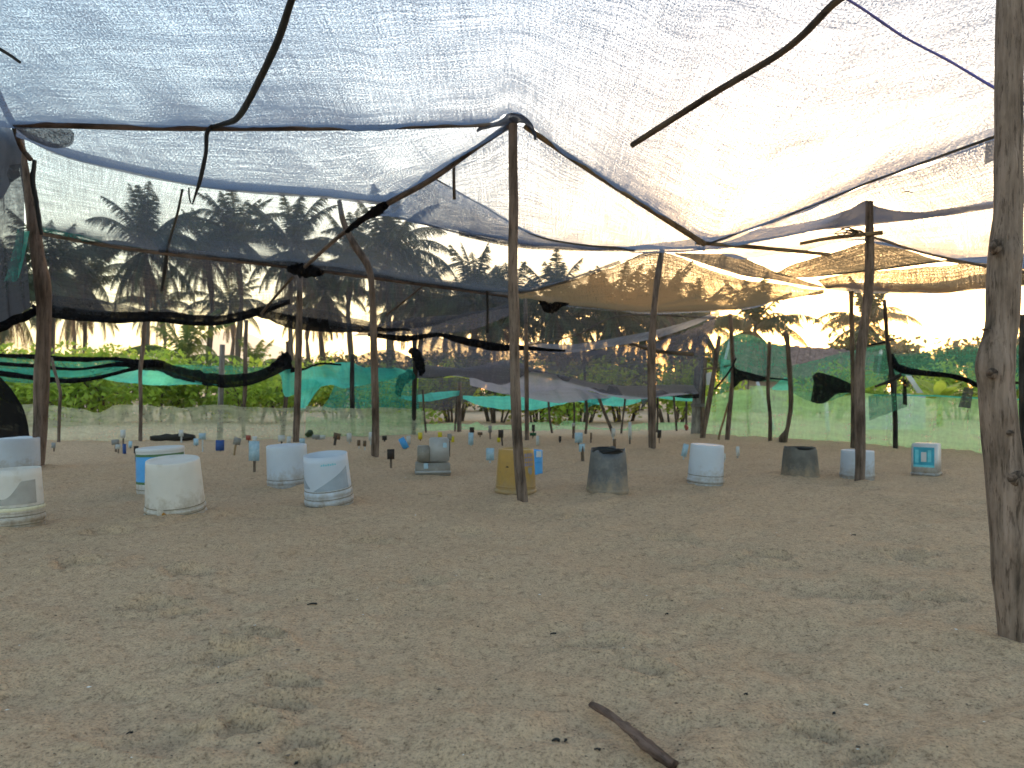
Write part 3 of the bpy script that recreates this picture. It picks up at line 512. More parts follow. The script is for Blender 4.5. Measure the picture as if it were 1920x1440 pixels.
# left lower net: green between black rolls
o = sheet('fence_net', [[(-60,664,10.7), (100,672,10.7), (200,673,10.7), (250,680,10.7)], [(-60,700,10.8), (60,706,10.85), (150,704,10.85), (250,684,10.75)], [(-60,712,10.85), (60,718,10.85), (130,719,10.85), (190,706,10.8), (250,686,10.75)]], 'teal_dark', 'green and black net bunched up along the left fence', 'net', None, n=50, m=6, wr=.03, seed=42)
roll('rolled_edge', [(-60,664,8,10.7), (60,669,9,10.7), (150,674,9,10.7), (215,673,6,10.7), (260,682,10,10.65)], 'black', o, seed=11)
roll('rolled_edge', [(-60,678,6,10.7), (60,686,7,10.7), (140,692,5,10.75), (215,684,8,10.7), (260,684,8,10.7)], 'black', o, seed=12)
roll('rolled_edge', [(-60,692,8,10.75), (30,704,10,10.75), (90,712,10,10.75), (150,713,9,10.75), (210,702,6,10.75), (260,688,8,10.7)], 'black', o, seed=13)
sheet('teal_strip', [[(-60,684,10.8), (60,694,10.8), (150,695,10.8), (230,682,10.8)], [(-60,694,10.8), (60,706,10.8), (150,706,10.8), (230,688,10.8)]], 'teal', parent=o, n=30, m=4, wr=.03, seed=43)
o = sheet('fence_net', [[(215,682,10.9), (262,690,10.9), (310,696,10.9), (380,716,10.9), (430,722,10.9)], [(180,708,10.95), (230,717,10.95), (290,724,10.95), (360,720,10.95), (430,724,10.95)]], 'teal', 'bright teal net flap under the black roll at left', 'net', TG, n=40, m=6, wr=.03, seed=44)
o = sheet('fence_net', [[(320,684,11.2), (400,684,11.2), (470,688,11.2), (520,692,11.2)], [(330,700,11.2), (400,712,11.2), (470,712,11.2), (525,695,11.2)]], 'teal_dark', 'dark green net sagging behind the grey square post', 'net', None, n=40, m=5, wr=.03, seed=45)
sheet('gathered_edge', [[(215,668,10.8), (262,674,10.7), (300,674,10.75), (330,684,10.8), (380,697,10.85), (430,702,10.85), (480,696,10.95), (520,678,11.1), (540,662,11.3)], [(215,682,10.8), (262,694,10.72), (300,696,10.77), (330,708,10.82), (380,721,10.87), (430,727,10.87), (480,719,10.97), (520,702,11.1), (545,688,11.3)]], 'black', parent=o, n=100, m=7, wr=.03, seed=93, hfreq=5)
roll('rolled_edge', [(240,680,9,10.68), (270,682,14,10.66), (305,684,9,10.7)], 'black', o, seed=14, rough=.5)
roll('rolled_edge', [(505,694,8,11.0), (530,672,14,11.25), (540,662,9,11.3)], 'black', o, seed=15, rough=.5)
roll('rolled_edge', [(535,665,14,11.45), (538,680,20,11.45), (543,693,12,11.45), (570,692,4,11.5), (600,682,4,11.5), (640,684,3,11.6)], 'black', o, seed=15)
sheet('teal_strip', [[(520,700,11.5), (540,692,11.4), (552,694,11.5)], [(525,705,11.5), (535,742,11.5), (552,740,11.5)]], 'teal', parent=o, n=14, m=6, wr=.03, seed=46)
# far low ground nets
LG = 'low nets stretched along the ground at the fence'
topL = [(-80,745), (60,758), (100,762), (150,770), (185,774), (215,760), (250,759), (300,763), (340,764), (390,758), (430,760), (500,764), (570,766)]
sheet('ground_net', [[(x, y, 10.5+(x/3000)) for x, y in topL], [(-80,828,10.3), (100,830,10.4), (300,826,10.5), (570,822,10.7)]], 'beige_net', 'low beige see-through net along the left fence', 'net', LG, n=90, m=6, wr=.03, seed=47)
sheet('ground_net', [[(572,762,11.2), (630,764,11.3), (690,764,11.4), (740,764,11.4), (795,770,11.5)], [(572,824,11.0), (690,820,11.2), (795,818,11.3)]], 'beige_net', 'low net behind the black charred post, tinted teal', 'net', LG, n=50, m=6, wr=.04, seed=48)
sheet('teal_cloth', [[(575,778,11.35), (640,785,11.4), (700,780,11.4), (790,768,11.5)], [(572,820,11.2), (690,818,11.3), (790,817,11.4)]], 'green_net', 'washed out teal cloth lying behind the low net', 'cloth', TG, n=40, m=6, wr=.05, seed=49)
topC = [(790,795), (850,794), (880,796), (895,790), (910,797), (960,796), (1000,792), (1030,792), (1045,799), (1060,790), (1098,791), (1105,798), (1130,802), (1170,805), (1185,797), (1240,792), (1320,794)]
sheet('ground_net', [[(x, y, 13) for x, y in topC], [(790,808,13), (1000,808,13), (1320,808,13)]], 'green_net', 'low green net along the ground in the far middle', 'net', LG, n=110, m=5, wr=.02, seed=50)
# right green net wall
def wallD(px): return 11.9-(px-1310)*.0068
def wy(px): return HZ+938/wallD(px)
o = sheet('net_wall', [[(1322,742,wallD(1322)), (1360,738,wallD(1360)), (1420,724,wallD(1420)), (1480,734,wallD(1480)), (1560,738,wallD(1560)), (1640,740,wallD(1640)), (1740,742,wallD(1740)), (1850,747,wallD(1850)), (2050,752,7.3)],
    [(x, wy(x)+3, wallD(x)) for x in (1316,1400,1500,1600,1700,1850)]+[(2050,880,7.3)]], 'green_net', 'pale green see-through net wall along the right side', 'net', None, n=110, m=8, wr=.05, seed=51, hfreq=5)
roll('hem', [(1640,741,3,9.6), (1740,742,3,8.9), (1850,747,3,8.2), (2000,751,3,7.5)], 'teal', o, seed=16, seg=6)
UG = 'dark green nets sagging above the right net wall'
sheet('upper_net', [[(1340,640,11.2), (1400,628,10.9), (1440,640,10.7), (1480,650,10.6)], [(1350,680,11.2), (1400,690,10.9), (1440,700,10.7), (1480,705,10.6)], [(1352,742,11.2), (1400,712,10.9), (1440,716,10.7), (1480,720,10.6)]], 'green_dark', 'dark green net over the gap left of the knobbed post', 'net', UG, n=40, m=6, wr=.05, seed=52)
sheet('upper_net', [[(1480,690,10.5), (1540,672,10.2), (1600,655,9.8), (1660,642,9.4)], [(1480,718,10.5), (1540,706,10.2), (1600,690,9.8), (1660,680,9.4)], [(1482,736,10.5), (1530,756,10.2), (1570,745,9.9), (1660,712,9.4)]], 'green_dark', 'dark green net sagging below the hut roof', 'net', UG, n=40, m=6, wr=.05, seed=53)
sheet('upper_net', [[(1640,668,9.4), (1680,664,9.2), (1760,655,8.8), (1850,648,8.3), (2050,640,7.4)], [(1640,690,9.4), (1680,690,9.2), (1760,694,8.8), (1850,700,8.3), (2050,705,7.4)], [(1640,700,9.4), (1690,704,9.2), (1770,702,8.8), (1850,724,8.3), (2050,740,7.4)]], 'green_dark', 'dark green net right of the black leaning post', 'net', UG, n=50, m=6, wr=.04, seed=54)
sheet('upper_net', [[(1660,552,9.1), (1760,548,8.7), (1865,540,8.2), (2050,520,7.4)], [(1665,620,9.2), (1760,618,8.8), (1865,612,8.3), (2050,600,7.4)], [(1668,668,9.2), (1760,662,8.8), (1865,655,8.3), (2050,645,7.4)]], 'mist_net', 'hazy thin net hanging from the right roof edge', 'net', None, n=50, m=8, wr=.03, seed=55, hfreq=5)
roll('black_roll', [(1672,664,5,9.1), (1685,690,14,9.05), (1720,699,12,8.9), (1770,703,9,8.75), (1810,712,10,8.5), (1845,725,9,8.3), (1900,718,6,8.0), (1990,716,6,7.5)], 'black', None, 'black rolled net edge drooping right of the black leaning post', 'net roll', seed=17)
sheet('dark_rag', [[(1374,660,10.4), (1380,690,10.4), (1410,700,10.4), (1445,708,10.4), (1480,710,10.4)], [(1376,728,10.45), (1395,714,10.45), (1420,716,10.45), (1450,712,10.45), (1480,713,10.45)]], 'black', 'black wedge shaped rag beside the curved post', 'rag', n=30, m=6, wr=.02, seed=56)
sheet('dark_rag', [[(1522,704,9.7), (1535,698,9.65), (1565,706,9.6), (1602,722,9.5)], [(1524,718,9.7), (1545,722,9.7), (1565,728,9.65), (1602,730,9.5)], [(1518,752,9.75), (1542,756,9.75), (1570,738,9.7), (1602,736,9.5)]], 'black', 'large black rag hanging left of the white bucket post', 'rag', n=30, m=7, wr=.03, seed=57)
sheet('dark_rag', [[(1627,742,8.9), (1660,740,8.9), (1702,738,8.9)], [(1629,788,8.85), (1660,778,8.85), (1702,764,8.85)]], 'green_dark', 'dark greenish sheet flap hung on the black leaning post', 'rag', n=20, m=6, wr=.02, seed=58)
sheet('dark_rag', [[(1693,712,8.8), (1699,712,8.8)], [(1692,758,8.8), (1701,760,8.8)]], 'black', 'narrow black strip dangling by the black leaning post', 'rag', n=6, m=6, wr=.01, seed=59)
sheet('dark_rag', [[(1806,725,8.3), (1826,728,8.3)], [(1795,762,8.3), (1820,766,8.3)]], 'hem_dark', 'small square dark rag left of the thick knotty post', 'rag', n=8, m=6, wr=.01, seed=60)
sheet('teal_cloth', [[(1352,672,11.3), (1372,676,11.3)], [(1348,712,11.3), (1372,718,11.3)]], 'teal', 'small bright teal patch between the first posts of the green net wall', 'cloth', TG, n=12, m=6, wr=.03, seed=61)
sheet('teal_cloth', [[(1448,728,10.6), (1470,708,10.6), (1482,714,10.6)], [(1450,732,10.6), (1468,732,10.6), (1482,732,10.6)]], 'teal', 'small bright teal patch left of the knobbed post', 'cloth', TG, n=12, m=5, wr=.02, seed=62)
# left edge
sheet('side_net', [[(-160,210,4.8), (-40,232,5.6), (28,250,6.3)], [(-160,400,5.0), (-40,400,5.8), (45,390,6.4)], [(-160,640,5.2), (-40,625,6.0), (62,575,6.5)]], 'net_dark', 'grey net hanging at the left edge beside the thick reddish post', 'net', n=40, m=12, wr=.04, seed=63, gather=(0, 0, .25, .3))
roll('black_roll', [(-160,655,20,5.2), (-40,628,18,6.0), (30,600,16,6.3), (66,584,14,6.5)], 'black', None, 'black rolled net edge left of the thick reddish post', 'net roll', seed=18)
sheet('side_net', [[(-80,236,5.4), (0,226,5.7), (36,250,6.2)], [(-80,350,5.5), (0,320,6.0), (40,300,6.36)], [(-80,500,5.55), (0,392,6.0), (42,330,6.4)]], 'hem', 'grey doubled cloth corner at the top left beside the post head', 'cloth', n=30, m=10, wr=.05, seed=64, gather=(.1, .1, .1, .1))
sheet('teal_cloth', [[(30,430,6.38), (54,434,6.4)], [(18,500,6.3), (36,520,6.35)], [(8,528,6.3), (14,526,6.3)]], 'teal', 'small teal cloth tail left of the thick reddish post', 'cloth', TG, n=10, m=6, wr=.02, seed=65)
sheet('teal_cloth', [[(78,422,8.9), (130,436,8.95), (192,444,9.0)], [(78,434,8.95), (130,446,9.0), (188,460,9.05)]], 'teal_dark', 'teal strip wrapped on the far rail right of the thick reddish post', 'cloth', TG, n=20, m=4, wr=.02, seed=66)
sheet('dark_rag', [[(28,236,5.3), (75,240,5.35), (130,242,5.35)], [(60,262,5.4), (105,278,5.4), (136,272,5.4), (138,250,5.38)]], 'hem_dark', 'dark flap of cloth under the left end of the long pole', 'rag', n=20, m=6, wr=.02, seed=67)
sheet('plastic_sheet', [[(-60,650,5.4), (0,712,5.4), (30,750,5.4), (56,798,5.4)], [(-60,822,5.45), (0,822,5.45), (30,820,5.45), (58,816,5.45)]], 'black', 'black plastic sheet leaning behind the white tub at the left edge', 'plastic sheet', n=20, m=6, wr=.02, seed=68)
# poles, ropes and straps of the roof
RP = 'poles tied across the shade roof'
def rail(pix, mt, lab, cat='pole', g=RP, seg=8, rough=.06, name='pole', seed=1): return roll(name, pix, mt, None, lab, cat, g, seg=seg, rough=rough, seed=seed, nlen=40)
rail([(28,233,12,5.35), (300,240,11,5.12), (600,240,11,4.88), (920,234,8,4.52)], 'wood_red', 'long level pole from the left edge to the middle post')
rail([(955,236,10,4.52), (880,286,10,5.0), (800,342,11,5.6), (720,386,11,6.2), (640,440,8,7.0), (572,500,7,8.6)], 'wood', 'pole slanting down to the left from the middle post')
rail([(985,238,10,4.52), (1100,315,11,5.25), (1200,380,11,5.95), (1320,457,11,6.82)], 'bamboo', 'pole slanting down to the right from the middle post')
rail([(1305,455,8,6.8), (1420,464,8,7.0), (1555,477,7,7.2)], 'bamboo', 'pale pole end sticking out right of the slanting pole')
rail([(1500,457,6,5.6), (1560,446,7,5.55), (1655,436,8,5.45)], 'bamboo', 'short pole tied crosswise at the head of the right white bucket post')
rail([(1640,446,5,5.6), (1740,476,5,6.4), (1865,502,6,7.0), (1990,520,6,7.2)], 'wood', 'pole running right from the head of the white bucket post')
rail([(74,437,8,8.95), (180,457,8,9.05), (300,474,7,9.15), (570,504,7,9.35), (960,556,6,9.6)], 'wood', 'far rail on the left crossing in front of the palm crowns')
rail([(1592,-12,15,3.0), (1560,10,15,3.08), (1470,95,14,3.5), (1330,180,13,4.0), (1185,272,11,4.55)], 'wood_dark', 'dark bent stick under the bright cloth at upper right', 'stick', None)
rail([(851,296,6,5.5), (851,335,6,5.5), (852,374,6,5.5)], 'wood_dark', 'short stick hanging from the left slanting pole', 'stick', None)
rail([(913,546,5,9.5), (914,585,5,9.5), (914,624,5,9.5)], 'wood_black', 'short black stick hanging under the far rail', 'stick', None)
rail([(548,520,6,9.3), (520,552,5,9.7), (490,588,5,10)], 'wood_dark', 'thin brace below the black wrap of the straight brown post', 'stick', None)
rail([(795,534,4,9.5), (760,563,4,9.9), (722,592,4,10.1)], 'wood_dark', 'thin brace under the far rail right of the crooked post', 'stick', None)
rail([(556,-18,14,3.0), (545,5,15,3.05), (515,90,15,3.5), (470,182,13,4.1), (444,222,11,4.6), (420,232,9,4.9), (398,238,8,5.0)], 'rope_black', 'thick black strap running down the bright cloth at upper left', 'strap', None, rough=.12, name='strap')
rail([(400,236,10,5.0), (388,250,9,5.0), (386,285,8,5.0), (376,335,8,5.0), (368,360,5,5.0), (360,383,3,5.0), (355,370,3,5.0), (354,352,3,5.0)], 'rope_black', 'black strap end dangling below the long level pole', 'strap', None, rough=.12, name='strap')
rail([(342,356,5,6.3), (330,410,5,7.2), (315,462,5,9), (310,500,8,9.2), (303,545,5,9.6)], 'rope_black', 'thin black strap tying the second cloth down to the far rail', 'strap', None, rough=.2, name='strap')
rail([(1575,-10,6,3.0), (1640,32,5,3.05), (1700,72,5,3.1), (1790,120,5,3.1), (1866,165,5,3.05), (1960,215,5,3.0)], 'rope_blue', 'thin blue rope at upper right going behind the thick post', 'rope', None, rough=.3, name='rope')
rail([(1330,457,4,6.8), (1480,402,5,6.05), (1630,342,5,5.55), (1760,294,5,5.15), (1865,256,6,4.86), (2000,206,6,4.5)], 'rope', 'long rope edging the bright cloth toward the thick right post', 'rope', None, rough=.25, name='rope')
rail([(-10,86,6,3.0), (18,103,6,3.0), (38,117,5,3.0)], 'rope_black', 'short dark strap end at the upper left edge', 'strap', None, name='strap')
rail([(64,300,9,6.3), (62,340,9,6.3), (72,400,8,6.35), (78,440,6,6.35)], 'rope_black', 'black rope hanging along the head of the thick reddish post', 'rope', None, rough=.3, name='rope')
rail([(-10,160,12,5.2), (10,205,13,5.4), (28,240,12,5.7), (40,275,10,6.2), (58,300,9,6.25)], 'wood_red', 'short crooked branch at the top left corner by the long pole', 'branch', None)
rail([(810,332,3,5.65), (900,383,3,6.3), (1000,440,4,6.9), (1090,459,4,7.2), (1190,466,5,7.5)], 'rope', 'dark cord seaming the triangular cloth behind the middle post', 'rope', None, name='rope')
rail([(715,398,3,6.7), (810,424,3,7.05), (930,452,3,7.4)], 'wood', 'thin rail right of the black tie on the left slanting pole', 'pole')
rail([(1540,517,3,8.9), (1640,506,4,8.4), (1740,493,4,8.0), (1800,486,4,7.8), (1865,482,4,7.7)], 'rope', 'dull cord edging the warm lit cloth on the right', 'rope', None, name='rope')
rail([(1240,577,3,10.5), (1330,560,3,10.2), (1440,532,3,9.6)], 'rope', 'thin cord under the golden cloth', 'rope', None, name='rope')
rail([(1340,730,4,10.8), (1365,700,4,10.6), (1380,672,4,10.3)], 'rope_black', 'loose black cord at the curved post of the green net wall', 'rope', None, name='rope')
rail([(1640,725,4,9.0), (1665,716,6,8.95), (1690,702,6,8.9)], 'wood_black', 'dark twig crossing the black leaning post', 'stick', None)
rail([(1628,648,3,9.2), (1660,641,4,9.2), (1690,632,3,9.2)], 'wood_black', 'thin twig tied across the black leaning post higher up', 'stick', None)
rail([(1320,692,5,11.6), (1345,689,5,11.4), (1372,684,4,11.2)], 'bamboo', 'short pale rail from the plank gate to the green net wall', 'pole')
roll('wrap', [(722,384,16,6.1), (705,396,20,6.25), (688,406,14,6.4), (668,420,11,6.6), (650,434,8,6.85)], 'black', None, 'black tie wrapped round the left slanting pole', 'tie', seed=19)
roll('wrap', [(540,504,10,9.3), (560,506,24,9.3), (590,510,18,9.3), (606,512,8,9.3)], 'black', None, 'black wrap on the head of the straight brown post', 'tie', seed=20)
roll('wrap', [(1105,658,10,11.5), (1120,662,12,11.5), (1140,661,8,11.5)], 'black', None, 'black wrap on the head of the crooked far stake', 'tie', seed=21)
roll('wrap', [(768,655,10,11.3), (780,665,18,11.3), (790,690,16,11.3), (788,705,6,11.3)], 'black', None, 'black bundle tied to the dark post left of the grey sheets', 'tie', seed=22)
roll('wrap', [(775,700,20,11.2), (755,712,22,11.2), (748,730,14,11.2), (748,744,6,11.2)], 'teal_dark', None, 'dark teal bundle hanging left of the dark bundled post', 'tie', seed=23)
roll('wrap', [(1010,560,6,9.8), (1030,578,18,9.85), (1050,570,14,9.85), (1066,568,6,9.9)], 'black', None, 'dark bunched cloth right of the middle post under the cloth edge', 'tie', seed=24)
roll('wrap', [(895,246,4,4.6), (905,238,9,4.55), (935,232,10,4.5), (962,222,26,4.46), (985,226,12,4.48), (1000,245,8,4.55), (1004,262,5,4.55)], 'hem', None, 'grey cloth knot over the head of the middle post', 'tie', seed=25)
tw = empty('twig_bundle', P(1605, 436, 5.45), 'tangle of dry twigs stuck at the head of the right white bucket post', 'twigs')
for k in range(9):
    a = rnd.uniform(-1, 1); roll('twig', [(1606+rnd.uniform(-8, 8), 436+rnd.uniform(-4, 4), 4, 5.45), (1606+a*22, 436+rnd.uniform(-12, 10), 3, 5.45+rnd.uniform(-.1, .1)), (1606+a*46, 438+rnd.uniform(-10, 24), 1.5, 5.45+rnd.uniform(-.1, .1))], 'wood_dark', tw, seg=5, nlen=8)
sheet('dry_tuft', [[(1842,268,4.75), (1866,262,4.7), (1884,262,4.65)], [(1840,310,4.75), (1862,300,4.7), (1884,296,4.65)]], 'hem', 'frayed cloth tuft left of the head of the thick right post', 'rag', n=14, m=6, wr=.03, seed=69)
tag(roll('dry_leaf', [(1690,362,2,5.45), (1700,359,7,5.43), (1712,361,3,5.41)], 'wood_dark', None, 'dry leaf scrap', 'leaf', seg=6, nlen=6, flat=.3), 'dry brown leaf lying on the bright cloth near the right post head', 'leaf')
# plank gate
gt = empty('plank_gate', P(1314, 815, 11.8), 'narrow grey plank gate at the left end of the green net wall', 'gate')
def plank(pts, D, th, mt, parent, name='plank'):
    a = [P(x, y, D) for x, y in pts]; v = a+[p+Vector((0, th, 0)) for p in a]
    f = [(0, 1, 2, 3), (7, 6, 5, 4), (0, 4, 5, 1), (1, 5, 6, 2), (2, 6, 7, 3), (3, 7, 4, 0)]
    o = obj(name, mesh_of(name, v, f, False), mt); o.parent = parent; o.matrix_parent_inverse = Matrix.Translation(parent.location).inverted(); return o
plank([(1296,815), (1312,815), (1319,672), (1303,690)], 11.8, .05, M['wood_grey'], gt)
plank([(1313,815), (1319,815), (1326,672), (1320,672)], 11.78, .06, M['wood'], gt)
plank([(1296,763), (1322,763), (1322,757), (1296,757)], 11.74, .03, M['wood_grey'], gt, 'crossbar')
plank([(1325,700), (1334,697), (1334,722), (1325,722)], 11.9, .02, M['white'], gt, 'white_board')
roll('red_lump', [(1285,796,4,12.4), (1287,801,8,12.4), (1288,806,5,12.4)], 'red', None, 'red plastic lump on the thin stake left of the plank gate', 'plastic bit', seg=8, nlen=6, rough=.1)
# ------------------------------------------------------------------ pails on the sand
def lathe(name, prof, seg=40, jag=0, seed=0, arc=None):
    V = []; F = []; n = len(prof); full = arc is None; cols = seg if full else seg+1
    for k in range(cols):
        th = 2*math.pi*k/seg if full else arc[0]+(arc[1]-arc[0])*k/seg
        for i, (r, z) in enumerate(prof):
            dz = 0
            if jag and z > prof_top(prof)*.97: dz = -jag*max(0, .5+1.5*float(vnoise(np.array(k*.33), np.array(.5), seed)))
            V.append((r*math.cos(th), r*math.sin(th), z+dz))
    for k in range(seg):
        a = k*n; b = ((k+1) % cols)*n
        for i in range(n-1): F.append((a+i, b+i, b+i+1, a+i+1))
    return mesh_of(name, V, F)
def prof_top(p): return max(z for r, z in p)
def ring(name, r, z, h, t, seg=40):
    return lathe(name, [(r, z-h/2), (r+t*.8, z-h/2+h*.15), (r+t, z), (r+t*.8, z+h/2-h*.15), (r, z+h/2)], seg)
def wrap_patch(name, rfun, lo, hi, t0, t1, off=.0012, n=16, m=4):
    V = []; F = []
    for i in range(n+1):
        th = t0+(t1-t0)*i/n; a, b = lo(i/n), hi(i/n)
        for j in range(m+1):
            z = a+(b-a)*j/m; r = rfun(z)+off; V.append((r*math.cos(th), r*math.sin(th), z))
    for i in range(n):
        for j in range(m): F.append((i*(m+1)+j, (i+1)*(m+1)+j, (i+1)*(m+1)+j+1, i*(m+1)+j+1))
    return mesh_of(name, V, F)
BG = 'plastic pails covering nests on the sand'
FR = -math.pi/2                                     # the side that faces the camera
def pail(cx, base, wb, wt, top, mt, label, bands=(), open_top=False, tilt=(0, 0), jag=0, bw=.010, seed=0, bandmat=None, group=BG, top_in=.006):
    D0 = GD(base); r = wb/2/FP*D0; D = D0+r*.9
    p = P(cx, HZ, D); z0 = gz(p.x, D)
    rb = wb/2/FP*D; rt = wt/2/FP*D
    zb = CAMH-(base-HZ)/FP*D0; H = (HZ-top)/FP*D+CAMH-zb
    e = empty('pail', (p.x, D, zb), label, 'bucket', group); e.rotation_euler = (R(tilt[0]), R(tilt[1]), rnd.uniform(-.1, .1))
    rf = lambda z: rb+(rt-rb)*max(0, min(1, z/H))
    pr = [(rb, -.04), (rb, 0)]+[(rf(H*k/8), H*k/8) for k in range(1, 8)]
    if open_top: pr += [(rt-.0004, H), (rt-.003, H), (rf(H*.5)-.003, H*.5), (rb-.003, -.04)]
    else: pr += [(rt, H-.006), (rt-.003, H-.001), (rt-.008, H), (rt-.02, H-.001), (rt-.024, H-top_in), (.001, H-top_in)]
    b = obj('body', lathe('body', pr, 48, jag, seed), mt); b.parent = e
    for (f, h, t) in bands:
        q = obj('band', ring('band', rf(f*H)-.001, f*H, h, t, 48), bandmat or mt); q.parent = e
    return e, rf, H
gm = M['groove']
def groove(e, rf, H, f, h=.0055):
    o = obj('groove', ring('groove', rf(f*H)-.001, f*H, h, .0022, 48), gm); o.parent = e
def part(e, name, me, mt):
    o = obj(name, me, mt); o.parent = e; return o
# near left, cut open
e, rf, H = pail(32, 996, 92, 84, 878, M['white_dirty'], 'white pail with a torn grey label, nearest the left edge', [(.16, .03, .006), (.30, .022, .005)], True, (0, -2))
for f in (.08, .225, .37): groove(e, rf, H, f)
part(e, 'yellowed_band', ring('yellowed_band', rf(.33*H), .335*H, .022, .0055, 48), M['lid_yellow'])
part(e, 'label_patch', wrap_patch('label_patch', rf, lambda u: .42*H, lambda u: H*(.80 if u < .2 else .80-.28*math.sin(min(1, (u-.2)/.55)*math.pi) if u < .75 else .80+.05*(u-.75)), FR-1.1, FR+1.35, n=30), M['grey_label'])
# white tub behind it
e, rf, H = pail(20, 888, 96, 92, 820, M['white_blue'], 'pale bluish tub standing behind the torn label pail at left', [], False, (0, 1), group=None)
# blue banded pail and the white one in front of it
e, rf, H = pail(304, 926, 87, 82, 838, M['white'], 'white pail with a wide blue band, half hidden behind another pail', [(.95, .028, .005)], False, (1, -2))
part(e, 'blue_band', wrap_patch('blue_band', rf, lambda u: .27*H, lambda u: .82*H, FR-1.7, FR+1.7, n=24), M['blue'])
for z0, z1 in ((.215, .27), (.82, .875)): part(e, 'green_stripe', wrap_patch('green_stripe', rf, lambda u: z0*H, lambda u: z1*H, FR-1.7, FR+1.7, n=24, off=.0016), M['green_dark2'])
groove(e, rf, H, .09)
e, rf, H = pail(330, 974, 106, 93, 859, M['white_dirty'], 'cream white upturned pail with a rust spot on its lower rim', [(.16, .020, .006), (.03, .03, .008)], False, (7, .5), top_in=.003)
groove(e, rf, H, .115); groove(e, rf, H, .225)
part(e, 'lug', wrap_patch('lug', rf, lambda u: .10*H, lambda u: .245*H, FR-.10, FR+.12, off=.009, n=4), M['white_dirty'])
part(e, 'rust_spot', wrap_patch('rust_spot', rf, lambda u: .07*H+.02*H*abs(u-.5), lambda u: .20*H-.05*H*abs(u-.5), FR+.07, FR+.20, off=.0105, n=6), M['rust'])
# two white pails
e, rf, H = pail(540, 913, 74, 73, 834, M['white_blue'], 'plain bluish white pail just left of the grey patterned pail', [(.10, .03, .004)], False, (2, -1.5), top_in=.002)
groove(e, rf, H, .17)
e, rf, H = pail(618, 951, 89, 80, 850, M['white_blue'], 'open white pail printed with grey triangles', [(.10, .03, .006), (.26, .03, .004)], True, (6, -3))
for f in (.055, .175, .33): groove(e, rf, H, f)
part(e, 'triangle_print', wrap_patch('triangle_print', rf, lambda u: .355*H, lambda u: H*(.36+.42*u), FR-.30, FR+1.35, n=20), M['grey_print'])
part(e, 'triangle_print', wrap_patch('triangle_print', rf, lambda u: .38*H+.02*H*u, lambda u: H*(.80-.38*u), FR-1.5, FR-.50, n=20), M['grey_print'])
for k in range(7):
    a = FR+.10+k*.10; part(e, 'faded_letter', wrap_patch('faded_letter', rf, lambda u: .835*H, lambda u: H*(.865+.01*(k % 2)), a, a+.06, n=2), M['teal_band'])
# translucent white squarish container
def box_mesh(name, w, d, h, taper=1., z0=0, bev=.012):
    import bmesh
    bm = bmesh.new(); bmesh.ops.create_cube(bm, size=1)
    for v in bm.verts:
        k = taper if v.co.z > 0 else 1; v.co = Vector((v.co.x*w*k, v.co.y*d*k, (v.co.z+.5)*h+z0))
    if bev: bmesh.ops.bevel(bm, geom=bm.edges[:], offset=bev, segments=3, affect='EDGES')
    me = bpy.data.meshes.new(name); bm.to_mesh(me); bm.free(); me.polygons.foreach_set('use_smooth', [bev > 0]*len(me.polygons)); return me
D = GD(891)+.12
e = empty('square_tub', (P(811, HZ, D).x, D, CAMH-(891-HZ)/FP*GD(891)), 'pale see-through square tub with a taller white block at its right', 'tub', BG, rz=R(8))
s = D/FP
part(e, 'base', box_mesh('base', 64*s, 52*s, 26*s, 1, -.02, .008), M['tub_grey'])
part(e, 'rim', box_mesh('rim', 66*s, 54*s, 5*s, 1, .012, .004), M['tub_white'])
part(e, 'tall_block', box_mesh('tall_block', 37*s, 42*s, 43*s, .96, 24*s, .010), M['tub_white']).location.x = 12*s
part(e, 'low_block', box_mesh('low_block', 23*s, 42*s, 28*s, .98, 24*s, .006), M['tub_grey']).location.x = -17*s
part(e, 'sticker', box_mesh('sticker', 7*s, 1*s, 9*s, 1, 50*s, 0), M['blue_pale']).location = (22*s, -21.3*s, 0)
part(e, 'sticker', box_mesh('sticker', 8*s, 1*s, 10*s, 1, 12*s, 0), M['blue_pale']).location = (-13*s, -26.3*s, 0)
# ochre pail with blue drum behind
e, rf, H = pail(967, 926, 76, 66, 841, M['yellow'], 'ochre yellow pail with faded print behind the middle post', [(.15, .012, .004), (.03, .03, .009)], False, (1, .5))
for q in range(3):
    for k in range(5): part(e, 'faded_letter', wrap_patch('faded_letter', rf, lambda u: (.84-.105*q)*H, lambda u: (.92-.105*q)*H, FR+.42+k*.13, FR+.42+k*.13+.085, n=2), M['print_purple'])
part(e, 'arrow_print', wrap_patch('arrow_print', rf, lambda u: .42*H+.12*H*abs(u-.6), lambda u: .60*H, FR+.62, FR+.92, n=8), M['grey_sign'])
part(e, 'scuff', wrap_patch('scuff', rf, lambda u: .60*H, lambda u: .615*H+.02*H*math.sin(u*3), FR-.62, FR-.45, n=5), M['black_sign'])
e, rf, H = pail(1001, 886, 33, 27, 843, M['blue'], 'small blue drum tucked behind the ochre pail', [(.5, .02, .003)], False, (0, 4)); part(e, 'white_cap', wrap_patch('white_cap', rf, lambda u: .70*H, lambda u: .97*H, FR+.2, FR+1.0, n=6), M['white'])
